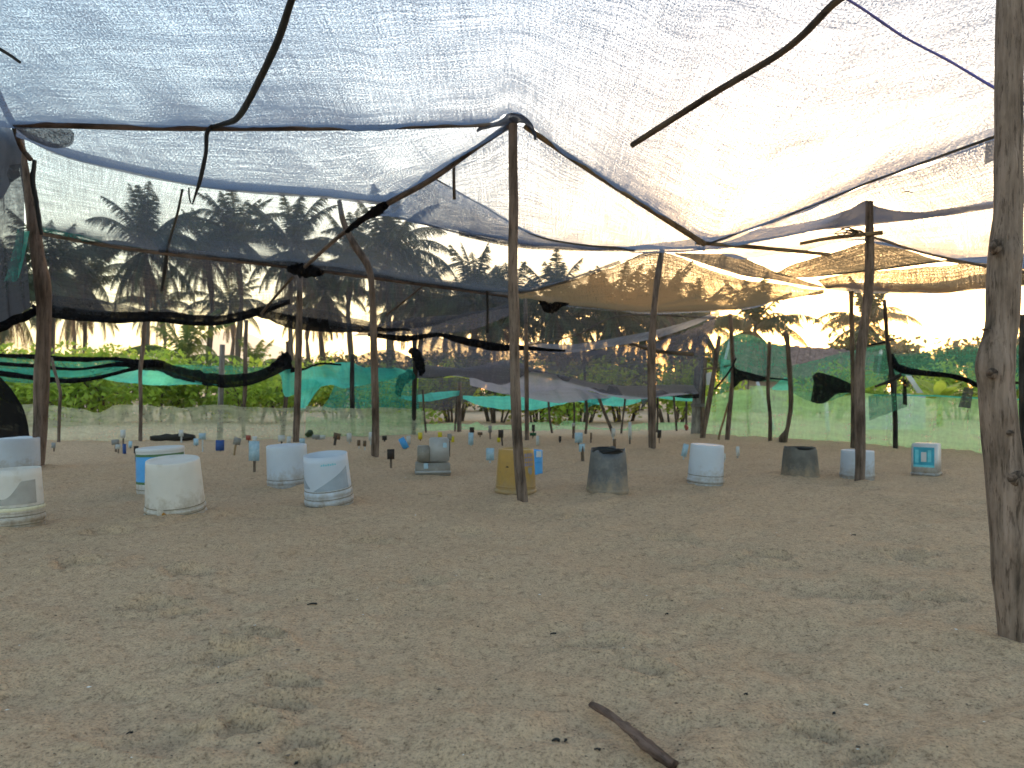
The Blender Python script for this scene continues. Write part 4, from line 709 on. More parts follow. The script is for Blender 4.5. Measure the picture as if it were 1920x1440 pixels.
# dark pails with broken tops
e, rf, H = pail(1139, 924, 79, 64, 838, M['grey_pail'], 'dark grey ragged pail with a broken open black top', [(.012, .03, .003)], True, (1, 1), .055, seed=2)
part(e, 'inner_bag', lathe('inner_bag', [(.03, .3*H), (rf(.6*H)-.012, .72*H), (rf(.9*H)-.008, .90*H), (rf(H)-.001, 1.015*H), (rf(H)+.0015, .985*H)], 40, .03, 4), M['black_p'])
part(e, 'tag', wrap_patch('tag', rf, lambda u: .52*H, lambda u: .74*H, FR+1.35, FR+1.6, off=.006, n=3), M['brown_sign'])
e, rf, H = pail(1500, 897, 69, 58, 836, M['grey_pail2'], 'charcoal pail with a rough worn top edge at right', [(.02, .02, .003)], True, (0, 0), .025, seed=9)
part(e, 'inner_bag', lathe('inner_bag', [(.03, .4*H), (rf(.8*H)-.01, .85*H), (rf(H)-.0005, .99*H), (rf(H)+.0012, .955*H)], 40, .02, 7), M['black_p'])
# pale pails at right
e, rf, H = pail(1322, 911, 66, 61, 833, M['white_blue'], 'pale bluish pail with one thin band, right of the dark ragged pail', [(.10, .02, .005)], False, (1, 3), top_in=.002)
groove(e, rf, H, .235); groove(e, rf, H, .06)
part(e, 'handle_lug', wrap_patch('handle_lug', rf, lambda u: .07*H, lambda u: .19*H, FR+1.05, FR+1.3, off=.008, n=3), M['white'])
e, rf, H = pail(1607, 897, 60, 57, 844, M['white_blue'], 'white pail half hidden by the post at right', [(.08, .03, .005)], False, (0, 1))
# teal printed white box
D = GD(891)+.10; s = D/FP
e = empty('square_tub', (P(1737, HZ, D).x, D, CAMH-(891-HZ)/FP*GD(891)), 'white box with teal printed sides at far right', 'tub', BG, rz=R(-40))
e.rotation_euler[2] = R(-42)
part(e, 'body', box_mesh('body', 42*s, 42*s, 62*s, .96, -.02, .006), M['white'])
part(e, 'rim', box_mesh('rim', 44*s, 44*s, 6*s, 1, -.01, .004), M['white_blue'])
for sd, ax in ((-1, 0), (-1, 1)):
    def pl(nm, u0, u1, z0, z1, mt, off):
        hw = 21.0*s; V = []
        for (u, z) in ((u0, z0), (u1, z0), (u1, z1), (u0, z1)):
            k = 1-.04*(z*s+.02)/(62*s); c = -(hw*k+off)
            V.append((u*s, c, z*s) if ax == 1 else (c, -u*s, z*s))
        part(e, nm, mesh_of(nm, V, [(0, 1, 2, 3)], False), mt)
    if ax == 0: pl('print_panel', -19, 19, 15, 52, M['teal_print'], .002); pl('stripe', -19, 19, 12, 17, M['teal_band'], .004)
    else:
        pl('print_panel', -17, 18, 14, 51, M['teal_print'], .002); pl('white_square', -4, 5, 24, 42, M['white'], .004); pl('stripe', -17, 18, 14, 18, M['teal_band'], .004); pl('stripe', 7, 13, 24, 46, M['teal_band'], .004)
        pl('stripe', -14, -8, 22, 46, M['teal_band'], .004)

# ------------------------------------------------------------------ small plates on sticks that mark the nests
SG = 'small painted plates marking the nests'
def stake(px, top, ph, pw, foot, pm, lab, sm='wood_dark', sw=4, lean=0, rot=0):
    D = GD(max(foot, top+ph)); k = D/FP; p = P(px, HZ, D); zf = CAMH-(max(foot, top+ph)-HZ)*k
    e = empty('nest_sign', (p.x+lean*k, D, zf), lab, 'sign', SG); Hh = CAMH+(HZ-top)*k-zf
    me = box_mesh('plate', pw*k, .006, ph*k, 1, -ph*k/2, .0025)
    for v in me.vertices:
        v.co.x *= 1+.02*vv(v.co.z*40); v.co.y += .004*math.sin(v.co.x*60)
    o = part(e, 'plate', me, M[pm]); o.location = (-lean*k, -.008, Hh-ph*k/2); o.rotation_euler = (R(rnd.uniform(-6, 6)), R(rot), R(rnd.uniform(-22, 22)))
    if foot > top+ph+1 or sm:
        a = tube_mesh('stick', [(0, 0, -.06, sw/2*k), (-lean*k*.5, .002, (Hh)*.5, sw/2*k), (-lean*k, .004, Hh-ph*k*.3, sw/2*k)], 6, 6, .1, seed=rnd.randint(0, 99)); part(e, 'stick', a, M[sm])
def vv(z): return math.sin(z)*.6
for a in [
 (231,806,16,9,838,'pale_sign','pale plate standing highest in the cluster left of the blue banded pail','wood_dark',3), (217,824,10,13,850,'grey_sign','grey plate with a greenish top, leftmost of the cluster by the blue banded pail','wood_dark',4),
 (222,833,9,9,852,'pale_sign','small pale plate leaning beside the leftmost greyish one','wood_dark',3), (234,832,22,6,856,'blue_dark','narrow dark blue stake plate in the cluster left of the blue banded pail','wood_dark',3),
 (245,827,12,7,842,'blue_pale','small blue grey plate right of the narrow dark blue one','wood_dark',3), (256,836,14,8,868,'black_sign','dark stake plate right at the left side of the blue banded pail','wood_grey',6),
 (101,830,10,8,846,'grey_sign','little grey plate by the thin crooked stake at far left','wood_dark',3), (340,806,12,9,828,'pale_sign','faint pale plate far behind the cream pail with the rust spot','pale_sign',3), (368,822,13,10,836,'blue_pale','small blue plate left of a taller pale one, behind the cream pail','wood_dark',2),
 (380,812,12,12,846,'blue_pale','pale plate on a thin stick with dark foot, right behind the cream pail','pale_sign',3), (413,825,20,15,848,'blue_dark','rounded dark blue plate below the grey square post','wood',3),
 (445,820,14,13,857,'grey_sign','grey blue plate on a leaning orange stick','bamboo',4,-8,12), (477,827,37,20,884,'blue_pale','large pale blue plate left of the plain bluish white pail','wood_dark',5), (466,816,9,9,829,'red','small rusty red plate by the foot of the kinked post','wood_dark',2),
 (478,818,10,9,830,'pale_sign','tiny pale plate behind the large pale blue one','wood_dark',2), (528,816,12,12,836,'pale_sign','pale plate with two dark sticks behind the plain bluish white pail','wood_black',3), (542,818,14,8,834,'pale_sign','slim pale plate beside the foot of the straight brown post','wood_black',3),
 (567,822,12,10,838,'blue_pale','bluish plate just above the gap between the two white pails','wood_dark',2), (593,815,8,14,826,'grey_sign','flat pinkish grey plate in the distance above the grey patterned pail','wood_dark',3), (603,816,8,14,824,'pale_sign','flat pale plate next to the pinkish grey one','wood_dark',3),
 (632,812,12,15,836,'brown_sign','brown board on a bent dark stick right of the grey patterned pail','wood_black',5,-6,8), (655,812,16,9,832,'pale_sign','pale plate at the foot of the black charred post','pale_sign',2), (673,825,11,6,842,'brown_sign','left one of two small brown plates by the crooked post','pale_sign',2),
 (684,826,11,6,844,'brown_sign','right one of two small brown plates, against the crooked post','pale_sign',2), (695,810,16,7,838,'pale_sign','pale plate half behind the crooked post','pale_sign',2), (721,817,8,9,828,'black_sign','tiny black plate right of the crooked post','wood_black',3),
 (757,820,22,12,843,'blue','tilted blue plate leaning to the left on the sand','wood_black',3,6,-28), (766,817,17,8,836,'pale_sign','pale strip right behind the tilted blue plate','pale_sign',2), (733,842,19,14,877,'black_sign','square black plate on a dark stick left of the see-through tub','wood_dark',4),
 (788,811,13,8,828,'yellow_bright','yellow green plate left of the taller white block','wood_dark',2), (825,810,11,8,826,'yellow_bright','bright yellow plate peeping over the see-through tub','yellow_bright',2), (843,813,13,9,856,'grey_sign','brown grey plate on a thin stick right of the see-through tub','wood_dark',2),
 (849,818,14,6,834,'yellow_bright','yellow plate touching the brown grey one','yellow_bright',2), (885,801,10,9,816,'black_sign','black plate standing above a pale one, left of the ochre pail','wood_black',2), (883,811,23,10,838,'blue_pale','pale bluish plate under a black one, left of the ochre pail','pale_sign',3),
 (900,810,6,9,818,'brown_sign','pair of tiny dark plates in the distance left of the ochre pail','wood_dark',2), (919,798,13,8,822,'grey_sign','tall grey plate on a stick above the ochre pail','wood_red',3), (939,806,15,10,840,'black_sign','black plate on a bent stick right above the ochre pail','wood_black',3,4),
 (935,820,9,6,832,'yellow_bright','small yellow plate beneath the black plate at the ochre pail','yellow_bright',2), (919,840,23,15,864,'blue_pale','pale blue plate standing on the sand at the left side of the ochre pail','pale_sign',4), (1008,817,18,6,836,'pale_sign','narrow white plate right of the thin post behind the small blue drum','pale_sign',2),
 (999,811,6,12,822,'green_sign','dark green flat plate by the thin post','wood_dark',2), (1000,796,13,6,818,'black_sign','dark plate above the dark green one','wood_black',2), (1050,818,9,5,830,'black_sign','short black peg plate on the open sand left of the dark ragged pail','wood_black',3),
 (1075,793,7,6,822,'pale_sign','white tipped plate on a brown stick in front of the far green net','wood_red',4), (1085,811,19,15,838,'blue_pale','square pale blue plate left above the dark ragged pail','wood_dark',3), (1091,832,15,13,864,'blue_pale','pale plate on a thick brown stake at the left side of the dark ragged pail','wood_dark',6,2),
 (1108,811,12,4,834,'brown_sign','thin brown peg plate above the dark ragged pail','wood_red',3), (1150,803,16,7,830,'pale_sign','pale plate at the foot of the strongly leaning stake','pale_sign',3), (1152,823,16,6,842,'brown_sign','brown plate seen over the top of the dark ragged pail','wood_dark',5),
 (1181,791,34,6,836,'pale_sign','tall narrow white plate between the dark ragged pail and the bent top post','wood_dark',3), (1236,806,15,8,834,'black_sign','dark rounded plate just right of the bent top post','wood_dark',2), (1284,832,24,11,860,'blue_pale','pale blue plate touching the left side of the pale bluish pail','pale_sign',3,-3,14),
 (1358,850,12,6,864,'pale_sign','small pale plate touching the right side of the pale bluish pail','pale_sign',2), (1383,837,18,8,857,'pale_sign','greyish white plate alone between the pale bluish pail and the charcoal pail','grey_sign',4)]:
    stake(*a)

# ------------------------------------------------------------------ litter on the near sand
def ground_pt(px, py): D = GD(py); x = (px-960)/FP*D; return Vector((x, D, gz(x, D)))
a, b, c, d = ground_pt(1110, 1330), ground_pt(1160, 1362), ground_pt(1212, 1408), ground_pt(1262, 1446)
zm = max(v.z for v in (a, b, c, d)); a.z = b.z = c.z = d.z = zm-.004; o0 = a.copy(); sq = (d-a).to_track_quat('Z', 'Y'); sqi = sq.inverted(); pts = [(*(sqi @ (v-o0+Vector((0, 0, h)))), r) for v, h, r in ((a, .020, .009), ((a+b)/2, .022, .011), (b, .020, .0085), (c, .022, .014), (d, .020, .012))]
o = obj('driftwood_stick', tube_mesh('driftwood_stick', pts, 14, 60, .16, [(.42, 1.2, .006, .03), (.40, 4.5, -.004, .04)], seed=44, flat=.7), M['drift']); o.location = o0; o.rotation_mode = 'QUATERNION'; o.rotation_quaternion = sq
tag(o, 'broken brown stick lying on the sand at the bottom edge', 'stick')
LT = 'dark bits of twig lying on the near sand'
for (px, py, ln, an, lab) in [(585,1132,30,10,'black flat sliver with a pointed tail on the left sand'),(1042,1392,26,-4,'short dark twig left of the brown stick'),(1060,1392,10,60,'tiny upright dark crumb left of the brown stick'),(1120,1406,20,-15,'short black twig just left below the brown stick'),
    (1037,1178,20,12,'dark fleck on the middle sand above a footprint'),(243,1358,18,25,'dark fleck above the crescent marks at lower left'),(555,1428,10,40,'round black crumb at the bottom edge on the left'),(1600,1000,16,8,'dark fleck right of the charcoal pail on open sand'),
    (1398,1295,12,10,'small dark crumb on the lower right sand'),(1563,1318,12,40,'dark crumb on the lower right sand, farther right'),(1250,1146,10,15,'dark fleck on the right middle sand'),(476,1207,8,20,'black dot inside the deep footprint')]:
    p = ground_pt(px, py); k = p.y/FP; L = ln*k*.6
    o = obj('twig_bit', tube_mesh('twig_bit', [(-L/2, 0, .002, .0015), (0, L*.08, .004, .0018 if ln < 22 else .003), (L/2, 0, .003, .003)], 7, 8, .25, seed=ln), M['charcoal']); o.location = p; o.rotation_euler = (0, 0, R(an)); tag(o, lab, 'twig', LT)
# countless shell crumbs and plant bits strewn over the sand
def strew(name, n, mt, smin, smax, seed, ymax=7.):
    g = random.Random(seed); V = []; F = []
    for _ in range(n):
        y = 1.15+(ymax-1.15)*g.random()**1.4; x = (g.random()*2-1)*(.3+y*.72); z = gz(x, y); s = g.uniform(smin, smax)*(1 if g.random() < .85 else 1.8); a = g.random()*6.28; e = g.uniform(.25, 1)
        ca, sa = math.cos(a), math.sin(a); i = len(V)
        for (u, v, h) in ((-1, 0, 0), (0, -e, .1), (1, 0, 0), (.1, e, .1), (0, 0, .7)): V.append((x+s*(u*ca-v*sa), y+s*(u*sa+v*ca), z+.001+s*h*.5))
        F += [(i, i+1, i+4), (i+1, i+2, i+4), (i+2, i+3, i+4), (i+3, i, i+4)]
    tag(obj(name, mesh_of(name, V, F, False), mt), kind='stuff')
strew('shell_crumbs', 170, M['shell'], .002, .0042, 3, 8)
strew('plant_crumbs', 900, M['charcoal'], .0012, .0034, 4, 7)
strew('sand_pebbles', 900, M['stem'], .0015, .004, 5, 7)
tag(obj('drift_line', tube_mesh('drift_line', [(*P(282, 822, 10.3), .03), (*P(330, 819, 10.35), .05), (*P(365, 820, 10.3), .03)], 8, 20, .4), M['charcoal']), 'dark strip of debris lying along the foot of the low beige net', 'debris')
tag(obj('weed_tuft', tube_mesh('weed_tuft', [(*P(575, 818, 10.8), .03), (*P(581, 812, 10.8), .045), (*P(586, 816, 10.8), .02)], 7, 8, .4), M['leaf_d']), 'small green weed tuft right of the straight brown post', 'weed')
# ------------------------------------------------------------------ hut, tin wall, white pipes beyond the net wall
hut = empty('hut', P(1500, 720, 27), 'low hut with a faded reddish roof beyond the net wall at right', 'hut')
def poly(name, pts, faces, mt, parent): 
    o = obj(name, mesh_of(name, pts, faces, False), mt); o.parent = parent; o.matrix_parent_inverse = Matrix.Translation(parent.location).inverted(); return o
rl, rr = P(1372, 640, 27), P(1650, 662, 27); el, er = P(1355, 702, 25), P(1640, 712, 25); bl, br = P(1372, 700, 29.5), P(1655, 712, 29.5)
th = Vector((0, 0, .07))
nR = 26
for k in range(nR):
    t0, t1 = k/nR, (k+1)/nR-.0015
    a0, a1 = rl.lerp(rr, t0), rl.lerp(rr, t1); b0, b1 = el.lerp(er, t0), el.lerp(er, t1); up = Vector((0, 0, .03*(k % 2)+.02*rnd.random())); dr = Vector((0, -.1*rnd.random(), -.06*rnd.random()))
    v = [a0+up, a1+up, b1+up+dr, b0+up+dr]; v += [p-th for p in v]
    poly('roof_sheet', v, [(3, 2, 1, 0), (4, 5, 6, 7), (0, 1, 5, 4), (1, 2, 6, 5), (2, 3, 7, 6), (3, 0, 4, 7)], M['thatch'], hut)
poly('back_roof', [rl-th*.5, rr-th*.5, br, bl], [(0, 1, 2, 3)], M['thatch'], hut)
gy = lambda p: Vector((p.x, p.y, 0))
w0, w1 = el+Vector((.3, .5, -.1)), er+Vector((-.3, .5, -.1)); w2, w3 = br+Vector((-.3, -.5, -.1)), bl+Vector((.3, -.5, -.1))
for nm, p, q in (('front_wall', w0, w1), ('side_wall', w1, w2), ('side_wall', w3, w0), ('rear_wall', w2, w3)):
    poly(nm, [gy(p), gy(q), q, p], [(0, 1, 2, 3)], M['hutwall'], hut)
for a, b in ((rr+Vector((.03, -.02, .10)), er+Vector((.03, -.1, .08))), (rl+Vector((-.05, -.02, .10)), el+Vector((-.05, -.1, .08)))):
    me = tube_mesh('trim_board', [(*a, .05), (*b, .05)], 4, 4, 0); o = obj('trim_board', me, M['white']); o.parent = hut; o.matrix_parent_inverse = Matrix.Translation(hut.location).inverted()
tin = empty('tin_wall', P(1685, 815, 13), 'pale corrugated tin wall seen through the net wall at right', 'wall')
x = 1622
for k in range(4):
    V = []; F = []; n = 24; y0 = 742+rnd.uniform(-5, 5)
    for i in range(n+1):
        px = x+28*i/n; dy = .012*math.sin(i/n*math.pi*10)
        for yy in (y0, 806): p = P(px, yy, 13); V.append((p.x, p.y+dy, p.z))
    F = [(2*i, 2*i+2, 2*i+3, 2*i+1) for i in range(n)]
    poly('tin_sheet', V, F, M['tin'], tin); x += 28.5
for (pts, lab) in [([(1553,816,8),(1551,790,8),(1549,756,8)], 'short white plastic pipe standing behind the net wall'), ([(1450,800,6),(1432,750,6),(1420,716,6)], 'leaning white pipe behind the net wall near the knobbed post')]:
    pole('white_pipe', pts, M['white'], lab, 'pipe', None, 10, 8, .0, D=12.4)
bd = empty('leaning_board', P(1715, 740, 15), 'white slanted board beyond the net wall near the banana plant', 'board')
plank([(1697,700), (1704,698), (1735,742), (1726,744)], 15, .04, M['white'], bd, 'board')

# ------------------------------------------------------------------ plants
def leaf_cloud(name, lobes, n, smin, smax, seed, flat=.55, asp=.55):
    """many small leaf blades through the lobes (cx, cy, cz, r), denser toward their skins"""
    g = random.Random(seed); V = []; F = []; tot = sum(l[3]**2 for l in lobes)
    for (cx, cy, cz, r) in lobes:
        for _ in range(int(n*r*r/tot)):
            u = g.gauss(0, 1), g.gauss(0, 1), g.gauss(0, 1); L = math.sqrt(sum(a*a for a in u))+1e-6
            rr = r*(g.random()**.45)*(1+.25*math.sin(u[0]/L*5+seed)+.2*math.sin(u[2]/L*7+u[1]/L*4))
            p = Vector((cx+u[0]/L*rr, cy+u[1]/L*rr, cz+u[2]/L*rr*.85))
            if p.z < 0: p.z = abs(p.z)*.3
            s = g.uniform(smin, smax); d = Vector((g.uniform(-1, 1), g.uniform(-1, 1), g.uniform(-.7, .9))).normalized(); q = d.cross(Vector((g.uniform(-.6, .6), g.uniform(-.6, .6), 1))).normalized()*asp*s
            i = len(V); V += [p, p+d*s*.5+q*.5, p+d*s, p+d*s*.5-q*.5]; F.append((i, i+1, i+2, i+3))
    return mesh_of(name, V, F, False)
def stems(name, n, h, spread, r, seed):
    g = random.Random(seed); V = []; F = []
    for _ in range(n):
        a = g.random()*6.28; q = [Vector((math.cos(a)*spread*.25, math.sin(a)*spread*.25, -.1)), Vector((math.cos(a)*spread*.5+g.uniform(-.1, .1), math.sin(a)*spread*.5, h*.5)), Vector((math.cos(a)*spread, math.sin(a)*spread, h*g.uniform(.8, 1)))]
        for j in range(2):
            i = len(V); rr = r*(1-.4*j)
            for p, k in ((q[j], rr), (q[j+1], rr*.6)):
                for w in range(4): V.append(p+Vector((math.cos(w*1.57)*k, math.sin(w*1.57)*k, 0)))
            F += [(i+w, i+(w+1) % 4, i+4+(w+1) % 4, i+4+w) for w in range(4)]
    return mesh_of(name, V, F, False)
def plant(name, label, cat, group, x, y, sc, fm, sm, fmat, rz, sz=None, z=0):
    e = empty(name, (x, y, z), label, cat, group, rz); e.scale = (sc, sc, sz or sc)
    for nm, me, mt in (('foliage', fm, fmat), ('stem', sm, M['stem'])):
        o = bpy.data.objects.new(nm, me); C.objects.link(o); o.parent = e
        if not me.materials: me.materials.append(mt)
        if me.materials[0] != mt: o.material_slots[0].link = 'OBJECT'; o.material_slots[0].material = mt
    return e
bl3 = [leaf_cloud('bush_foliage', [(rnd.uniform(-.9, .9), rnd.uniform(-.5, .5), rnd.uniform(.35, 1.0), rnd.uniform(.40, .68)) for _ in range(7)], 1500, .09, .19, s) for s in range(4)]
sprig = [leaf_cloud('sprig_foliage', [(rnd.uniform(-.9, .9), rnd.uniform(-.5, .5), rnd.uniform(.7, 1.5), rnd.uniform(.12, .34)) for _ in range(13)], 900, .07, .15, 20+s) for s in range(3)]
st3 = [stems('bush_stem', 9, 1.1, .8, .03, s) for s in range(3)]
BUG = 'scrub bushes growing beyond the low nets'
def bush_lab(px):
    return ('yellow green bush beyond the low beige net, ' if px < 560 else 'scrub bush beyond the far low green net, ' if px < 1320 else 'scrub bush beyond the green net wall, ')
marks = [(-60,'left of the picture edge post'),(20,'behind the torn label pail'),(115,'behind the thin crooked stake at left'),(205,'left of the thin wavy post'),(300,'right of the thin wavy post'),(385,'close left of the grey square post'),(470,'behind the kinked post'),(540,'behind the leaning wrapped post'),
  (630,'left of the black charred post'),(700,'behind the crooked post'),(770,'behind the dark bundled post'),(850,'behind the short paler post'),(925,'left of the middle post'),(1010,'right of the middle post'),(1090,'above the dark ragged pail'),(1170,'left of the bent top post'),(1260,'between bent top post and plank gate'),(1330,'behind the plank gate'),
  (1560,'behind the short white pipe'),(1640,'below the hut'),(1800,'left of the thick knotty post'),(1890,'behind the thick knotty post'),(1980,'past the right edge')]
for i, (px, mk) in enumerate(marks):
    D = rnd.uniform(15.5, 17.5) if px < 1320 else rnd.uniform(17, 20); v = P(px, HZ, D); sc = (1.05 if px < 240 else .92 if px < 600 else .85 if px < 1320 else .85)*rnd.uniform(.92, 1.1)
    plant('bush', bush_lab(px)+mk, 'bush', BUG, v.x, D, sc*1.12, bl3[i % 4], st3[i % 3], M['leaf_y'] if 820 < px < 1320 and i % 2 else M['leaf'], rnd.random()*6)
for i, (px, py) in enumerate([(170, 655), (215, 650), (260, 665), (-20, 660), (20, 662)]):
    D = 19; v = P(px, HZ, D)
    plant('shrub', ['airy pale shrub over the black net roll, under the sunset sky', 'airy pale shrub left of the thin wavy post, over the net', 'airy shrub right behind the thin wavy post', 'airy shrub beyond the left edge net', 'airy shrub left of the thick reddish post'][i], 'shrub', BUG, v.x, D, 1.1, sprig[i % 3], st3[i % 3], M['leaf'], rnd.random()*6)
# second row, darker and farther
for i, (px, D, sc, mk) in enumerate([(30,24,1.3,'left of the thick reddish post'),(150,25,1.2,'behind the airy pale shrub'),(340,26,1.2,'below the young palm'),(430,28,1.0,'right of the young palm'),(560,26,1.2,'behind the straight brown post'),(650,26,1.5,'left of the crooked post'),(730,27,1.5,'right of the crooked post'),(830,26,1.4,'behind the wide dark net at left'),(920,27,1.4,'left behind the middle post'),(1010,26,1.4,'right behind the middle post'),(1100,27,1.5,'behind the crooked far stake'),(1190,26,1.4,'left behind the bent top post'),(1290,27,1.4,'right behind the bent top post')]):
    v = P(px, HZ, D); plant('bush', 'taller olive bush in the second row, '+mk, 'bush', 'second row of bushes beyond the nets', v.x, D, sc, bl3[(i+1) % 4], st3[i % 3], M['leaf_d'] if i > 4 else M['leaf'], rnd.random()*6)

# coconut palms
def frond_mesh(name, e0, bend, seed, L=4.3, n=46, droop=.55, ll=.95):
    g = random.Random(seed); V = []; F = []; p = Vector((0, 0, 0)); pts = []
    for i in range(n+1):
        s = i/n; el = e0-bend*s**1.3; t = Vector((math.cos(el), .05*math.sin(s*4+seed), math.sin(el))); pts.append((p.copy(), t)); p = p+t*L/n
    for i in range(n):                                  # the rib
        a, b = pts[i][0], pts[i+1][0]; w = .05*(1-i/n)+.012; k = len(V); V += [a+Vector((0, w, 0)), a-Vector((0, w, 0)), b-Vector((0, w*.9, 0)), b+Vector((0, w*.9, 0))]; F.append((k, k+1, k+2, k+3))
    for i in range(3, n+1):
        s = i/n; a, t = pts[i]; l = ll*(math.sin(math.pi*min(1, .12+s*.86))**.6)*g.uniform(.85, 1.1)
        for sd in (-1, 1):
            d = (t*.5+Vector((0, sd*.62, 0))+Vector((0, 0, -.15-1.25*droop*g.uniform(.6, 1.4)))).normalized(); q = t.normalized()*.042; m = a+d*l*.5+Vector((0, 0, .02)); e = a+d*l+Vector((0, 0, -.22*l*droop)); k = len(V)
            V += [a-q, a+q, m+q*.95, e, m-q*.95]; F += [(k, k+1, k+2, k+4), (k+4, k+2, k+3)]
    return mesh_of(name, V, F, False)
FR_UP = [frond_mesh('frond', R(80), R(28), 1, 3.9, droop=.25), frond_mesh('frond', R(68), R(55), 2, 4.3, droop=.4), frond_mesh('frond', R(72), R(40), 3, 4.0, droop=.3)]
FR_MID = [frond_mesh('frond', R(45), R(75), 4, 4.6, droop=.6), frond_mesh('frond', R(35), R(90), 5, 4.7, droop=.7), frond_mesh('frond', R(20), R(80), 6, 4.5, droop=.8)]
FR_LOW = [frond_mesh('frond', R(-10), R(70), 7, 4.2, droop=.9), frond_mesh('frond', R(-35), R(50), 8, 4.0, droop=1.), frond_mesh('frond', R(5), R(85), 9, 4.4, droop=.9)]
FR_DEAD = [frond_mesh('dead_frond', R(-55), R(32), 10, 3.4, 18, droop=1., ll=.7), frond_mesh('dead_frond', R(-68), R(20), 11, 3.0, 18, droop=1., ll=.6)]
for m in FR_UP+FR_MID+FR_LOW: m.materials.append(M['palm'])
for m in FR_DEAD: m.materials.append(M['palm_dead'])
trunk_me = [tube_mesh('trunk', [(0, 0, -.3, .24), (.03+b*.3, 0, .25, .17), (b, .0, .6, .15), (b*.4, 0, .85, .135), (0, 0, 1.0, .16)], 8, 14, .05, seed=s) for s, b in ((1, .02), (2, -.4), (3, .5), (4, .15))]
for m in trunk_me: m.materials.append(M['trunk'])
PGp = 'coconut palms of the grove behind the hatchery'
def palm(px, py, D, label, size=1.0, dead=5, leafm=None, dense=1.0, group=PGp):
    c = P(px, py, D); e = empty('coconut_palm', (c.x, D, 0), label, 'palm tree', group)
    def add(nm, me, z, rz, tilt, s):
        o = bpy.data.objects.new(nm, me); C.objects.link(o); o.parent = e; o.location = (0, 0, z); o.rotation_euler = Euler((0, tilt, rz), 'XYZ'); o.scale = (s, s, s)
        if leafm and nm == 'frond': o.material_slots[0].link = 'OBJECT'; o.material_slots[0].material = leafm
    h = c.z
    t = bpy.data.objects.new('trunk', rnd.choice(trunk_me)); C.objects.link(t); t.parent = e; t.scale = (1*size, 1*size, h); t.rotation_euler = (0, 0, rnd.choice((0, 3.14)))
    a = rnd.random()*6
    for k in range(int(8*dense)): add('frond', rnd.choice(FR_UP), h, a+k*2.4+rnd.uniform(-.3, .3), rnd.uniform(-.15, .25), size*rnd.uniform(.8, 1.05))
    for k in range(int(11*dense)): add('frond', rnd.choice(FR_MID), h-.1, a+1+k*2.4+rnd.uniform(-.3, .3), rnd.uniform(-.1, .2), size*rnd.uniform(.85, 1.08))
    for k in range(int(9*dense)): add('frond', rnd.choice(FR_LOW), h-.25, a+2+k*2.4+rnd.uniform(-.3, .3), rnd.uniform(-.1, .25), size*rnd.uniform(.8, 1.05))
    for k in range(int(dead*2.4)): add('dead_frond', rnd.choice(FR_DEAD), h-.45, a+k*2.4, rnd.uniform(-.1, .2), size*rnd.uniform(.8, 1.1))
front = [
 (272,462,50,'tallest palm on the left with a wide shaggy crown',1.18,9), (388,468,56,'palm directly right of the tallest left one, crown touching its neighbour',1.0,7), (440,440,56,'palm with a spiky upright crown beside the hanging strap end',1.05,6), (548,462,52,'palm above the black wrap of the straight brown post',1.08,8),
 (728,470,50,'palm with a full round crown right of the crooked post',1.12,9), (662,480,56,'palm half hidden by the crooked post',1.0,6), (160,535,54,'lower palm left of the tallest one',1.0,6), (95,500,48,'palm close right of the thick reddish post',1.0,5), (10,545,46,'palm behind the grey net at the left edge',1.1,6),
 (610,540,62,'palm low between the brown post and the crooked post',1.1,8), (780,560,62,'palm right of the full round crown, lower',1.1,7),
 (835,608,70,'small palm in the gap with bright sunset sky',.9,3), (890,560,56,'palm left of the middle post',1.1,7), (955,580,60,'palm behind the middle post',1.1,6), (1040,575,56,'palm right of the middle post',1.1,7), (1085,600,62,'lower palm right of the middle post, second from it',1.1,6), (1155,590,56,'palm left of the bent top post',1.1,6),
 (1252,566,56,'palm whose tip shows through the golden cloth by the bent top post',.95,5), (1310,610,60,'low palm right of the bent top post',1.0,4), (1415,612,48,'sunlit palm left of the low sun',.95,3), (1628,600,50,'small palm behind the post of the right white pail',.85,3), (925,600,66,'low palm just left behind the middle post',1.1,5), (1205,610,64,'low palm just left of the bent top post',1.1,5), (-80,560,44,'palm outside the left edge, fronds reaching in',1.1,5)]
for q in front: palm(*q[:3], q[3], q[4], q[5])
for i, (px, py, D) in enumerate([(130, 575, 80), (300, 575, 84), (430, 572, 86), (585, 570, 84), (745, 578, 84), (860, 585, 82), (925, 560, 84), (1120, 585, 84), (1275, 600, 84)]):
    bk = ['far left beside the thick reddish post', 'below the tallest left palm', 'under the spiky crowned palm', 'right of the black wrap', 'right of the full crowned palm', 'just right of the sunset gap', 'left of the middle post, higher one', 'above the crooked far stake', 'right of the bent top post'][i]
    palm(px, py, D, 'shorter palm of the dim back row, '+bk, 1.2, 3, dense=.85, group='back row palms of the grove')
palm(345,668,33,'young pale palm low under the black roll',.62,2,M['palm_young'],.8)
palm(478,690,30,'very small palm right of the kinked post',.4,0,M['palm_young'],.7)
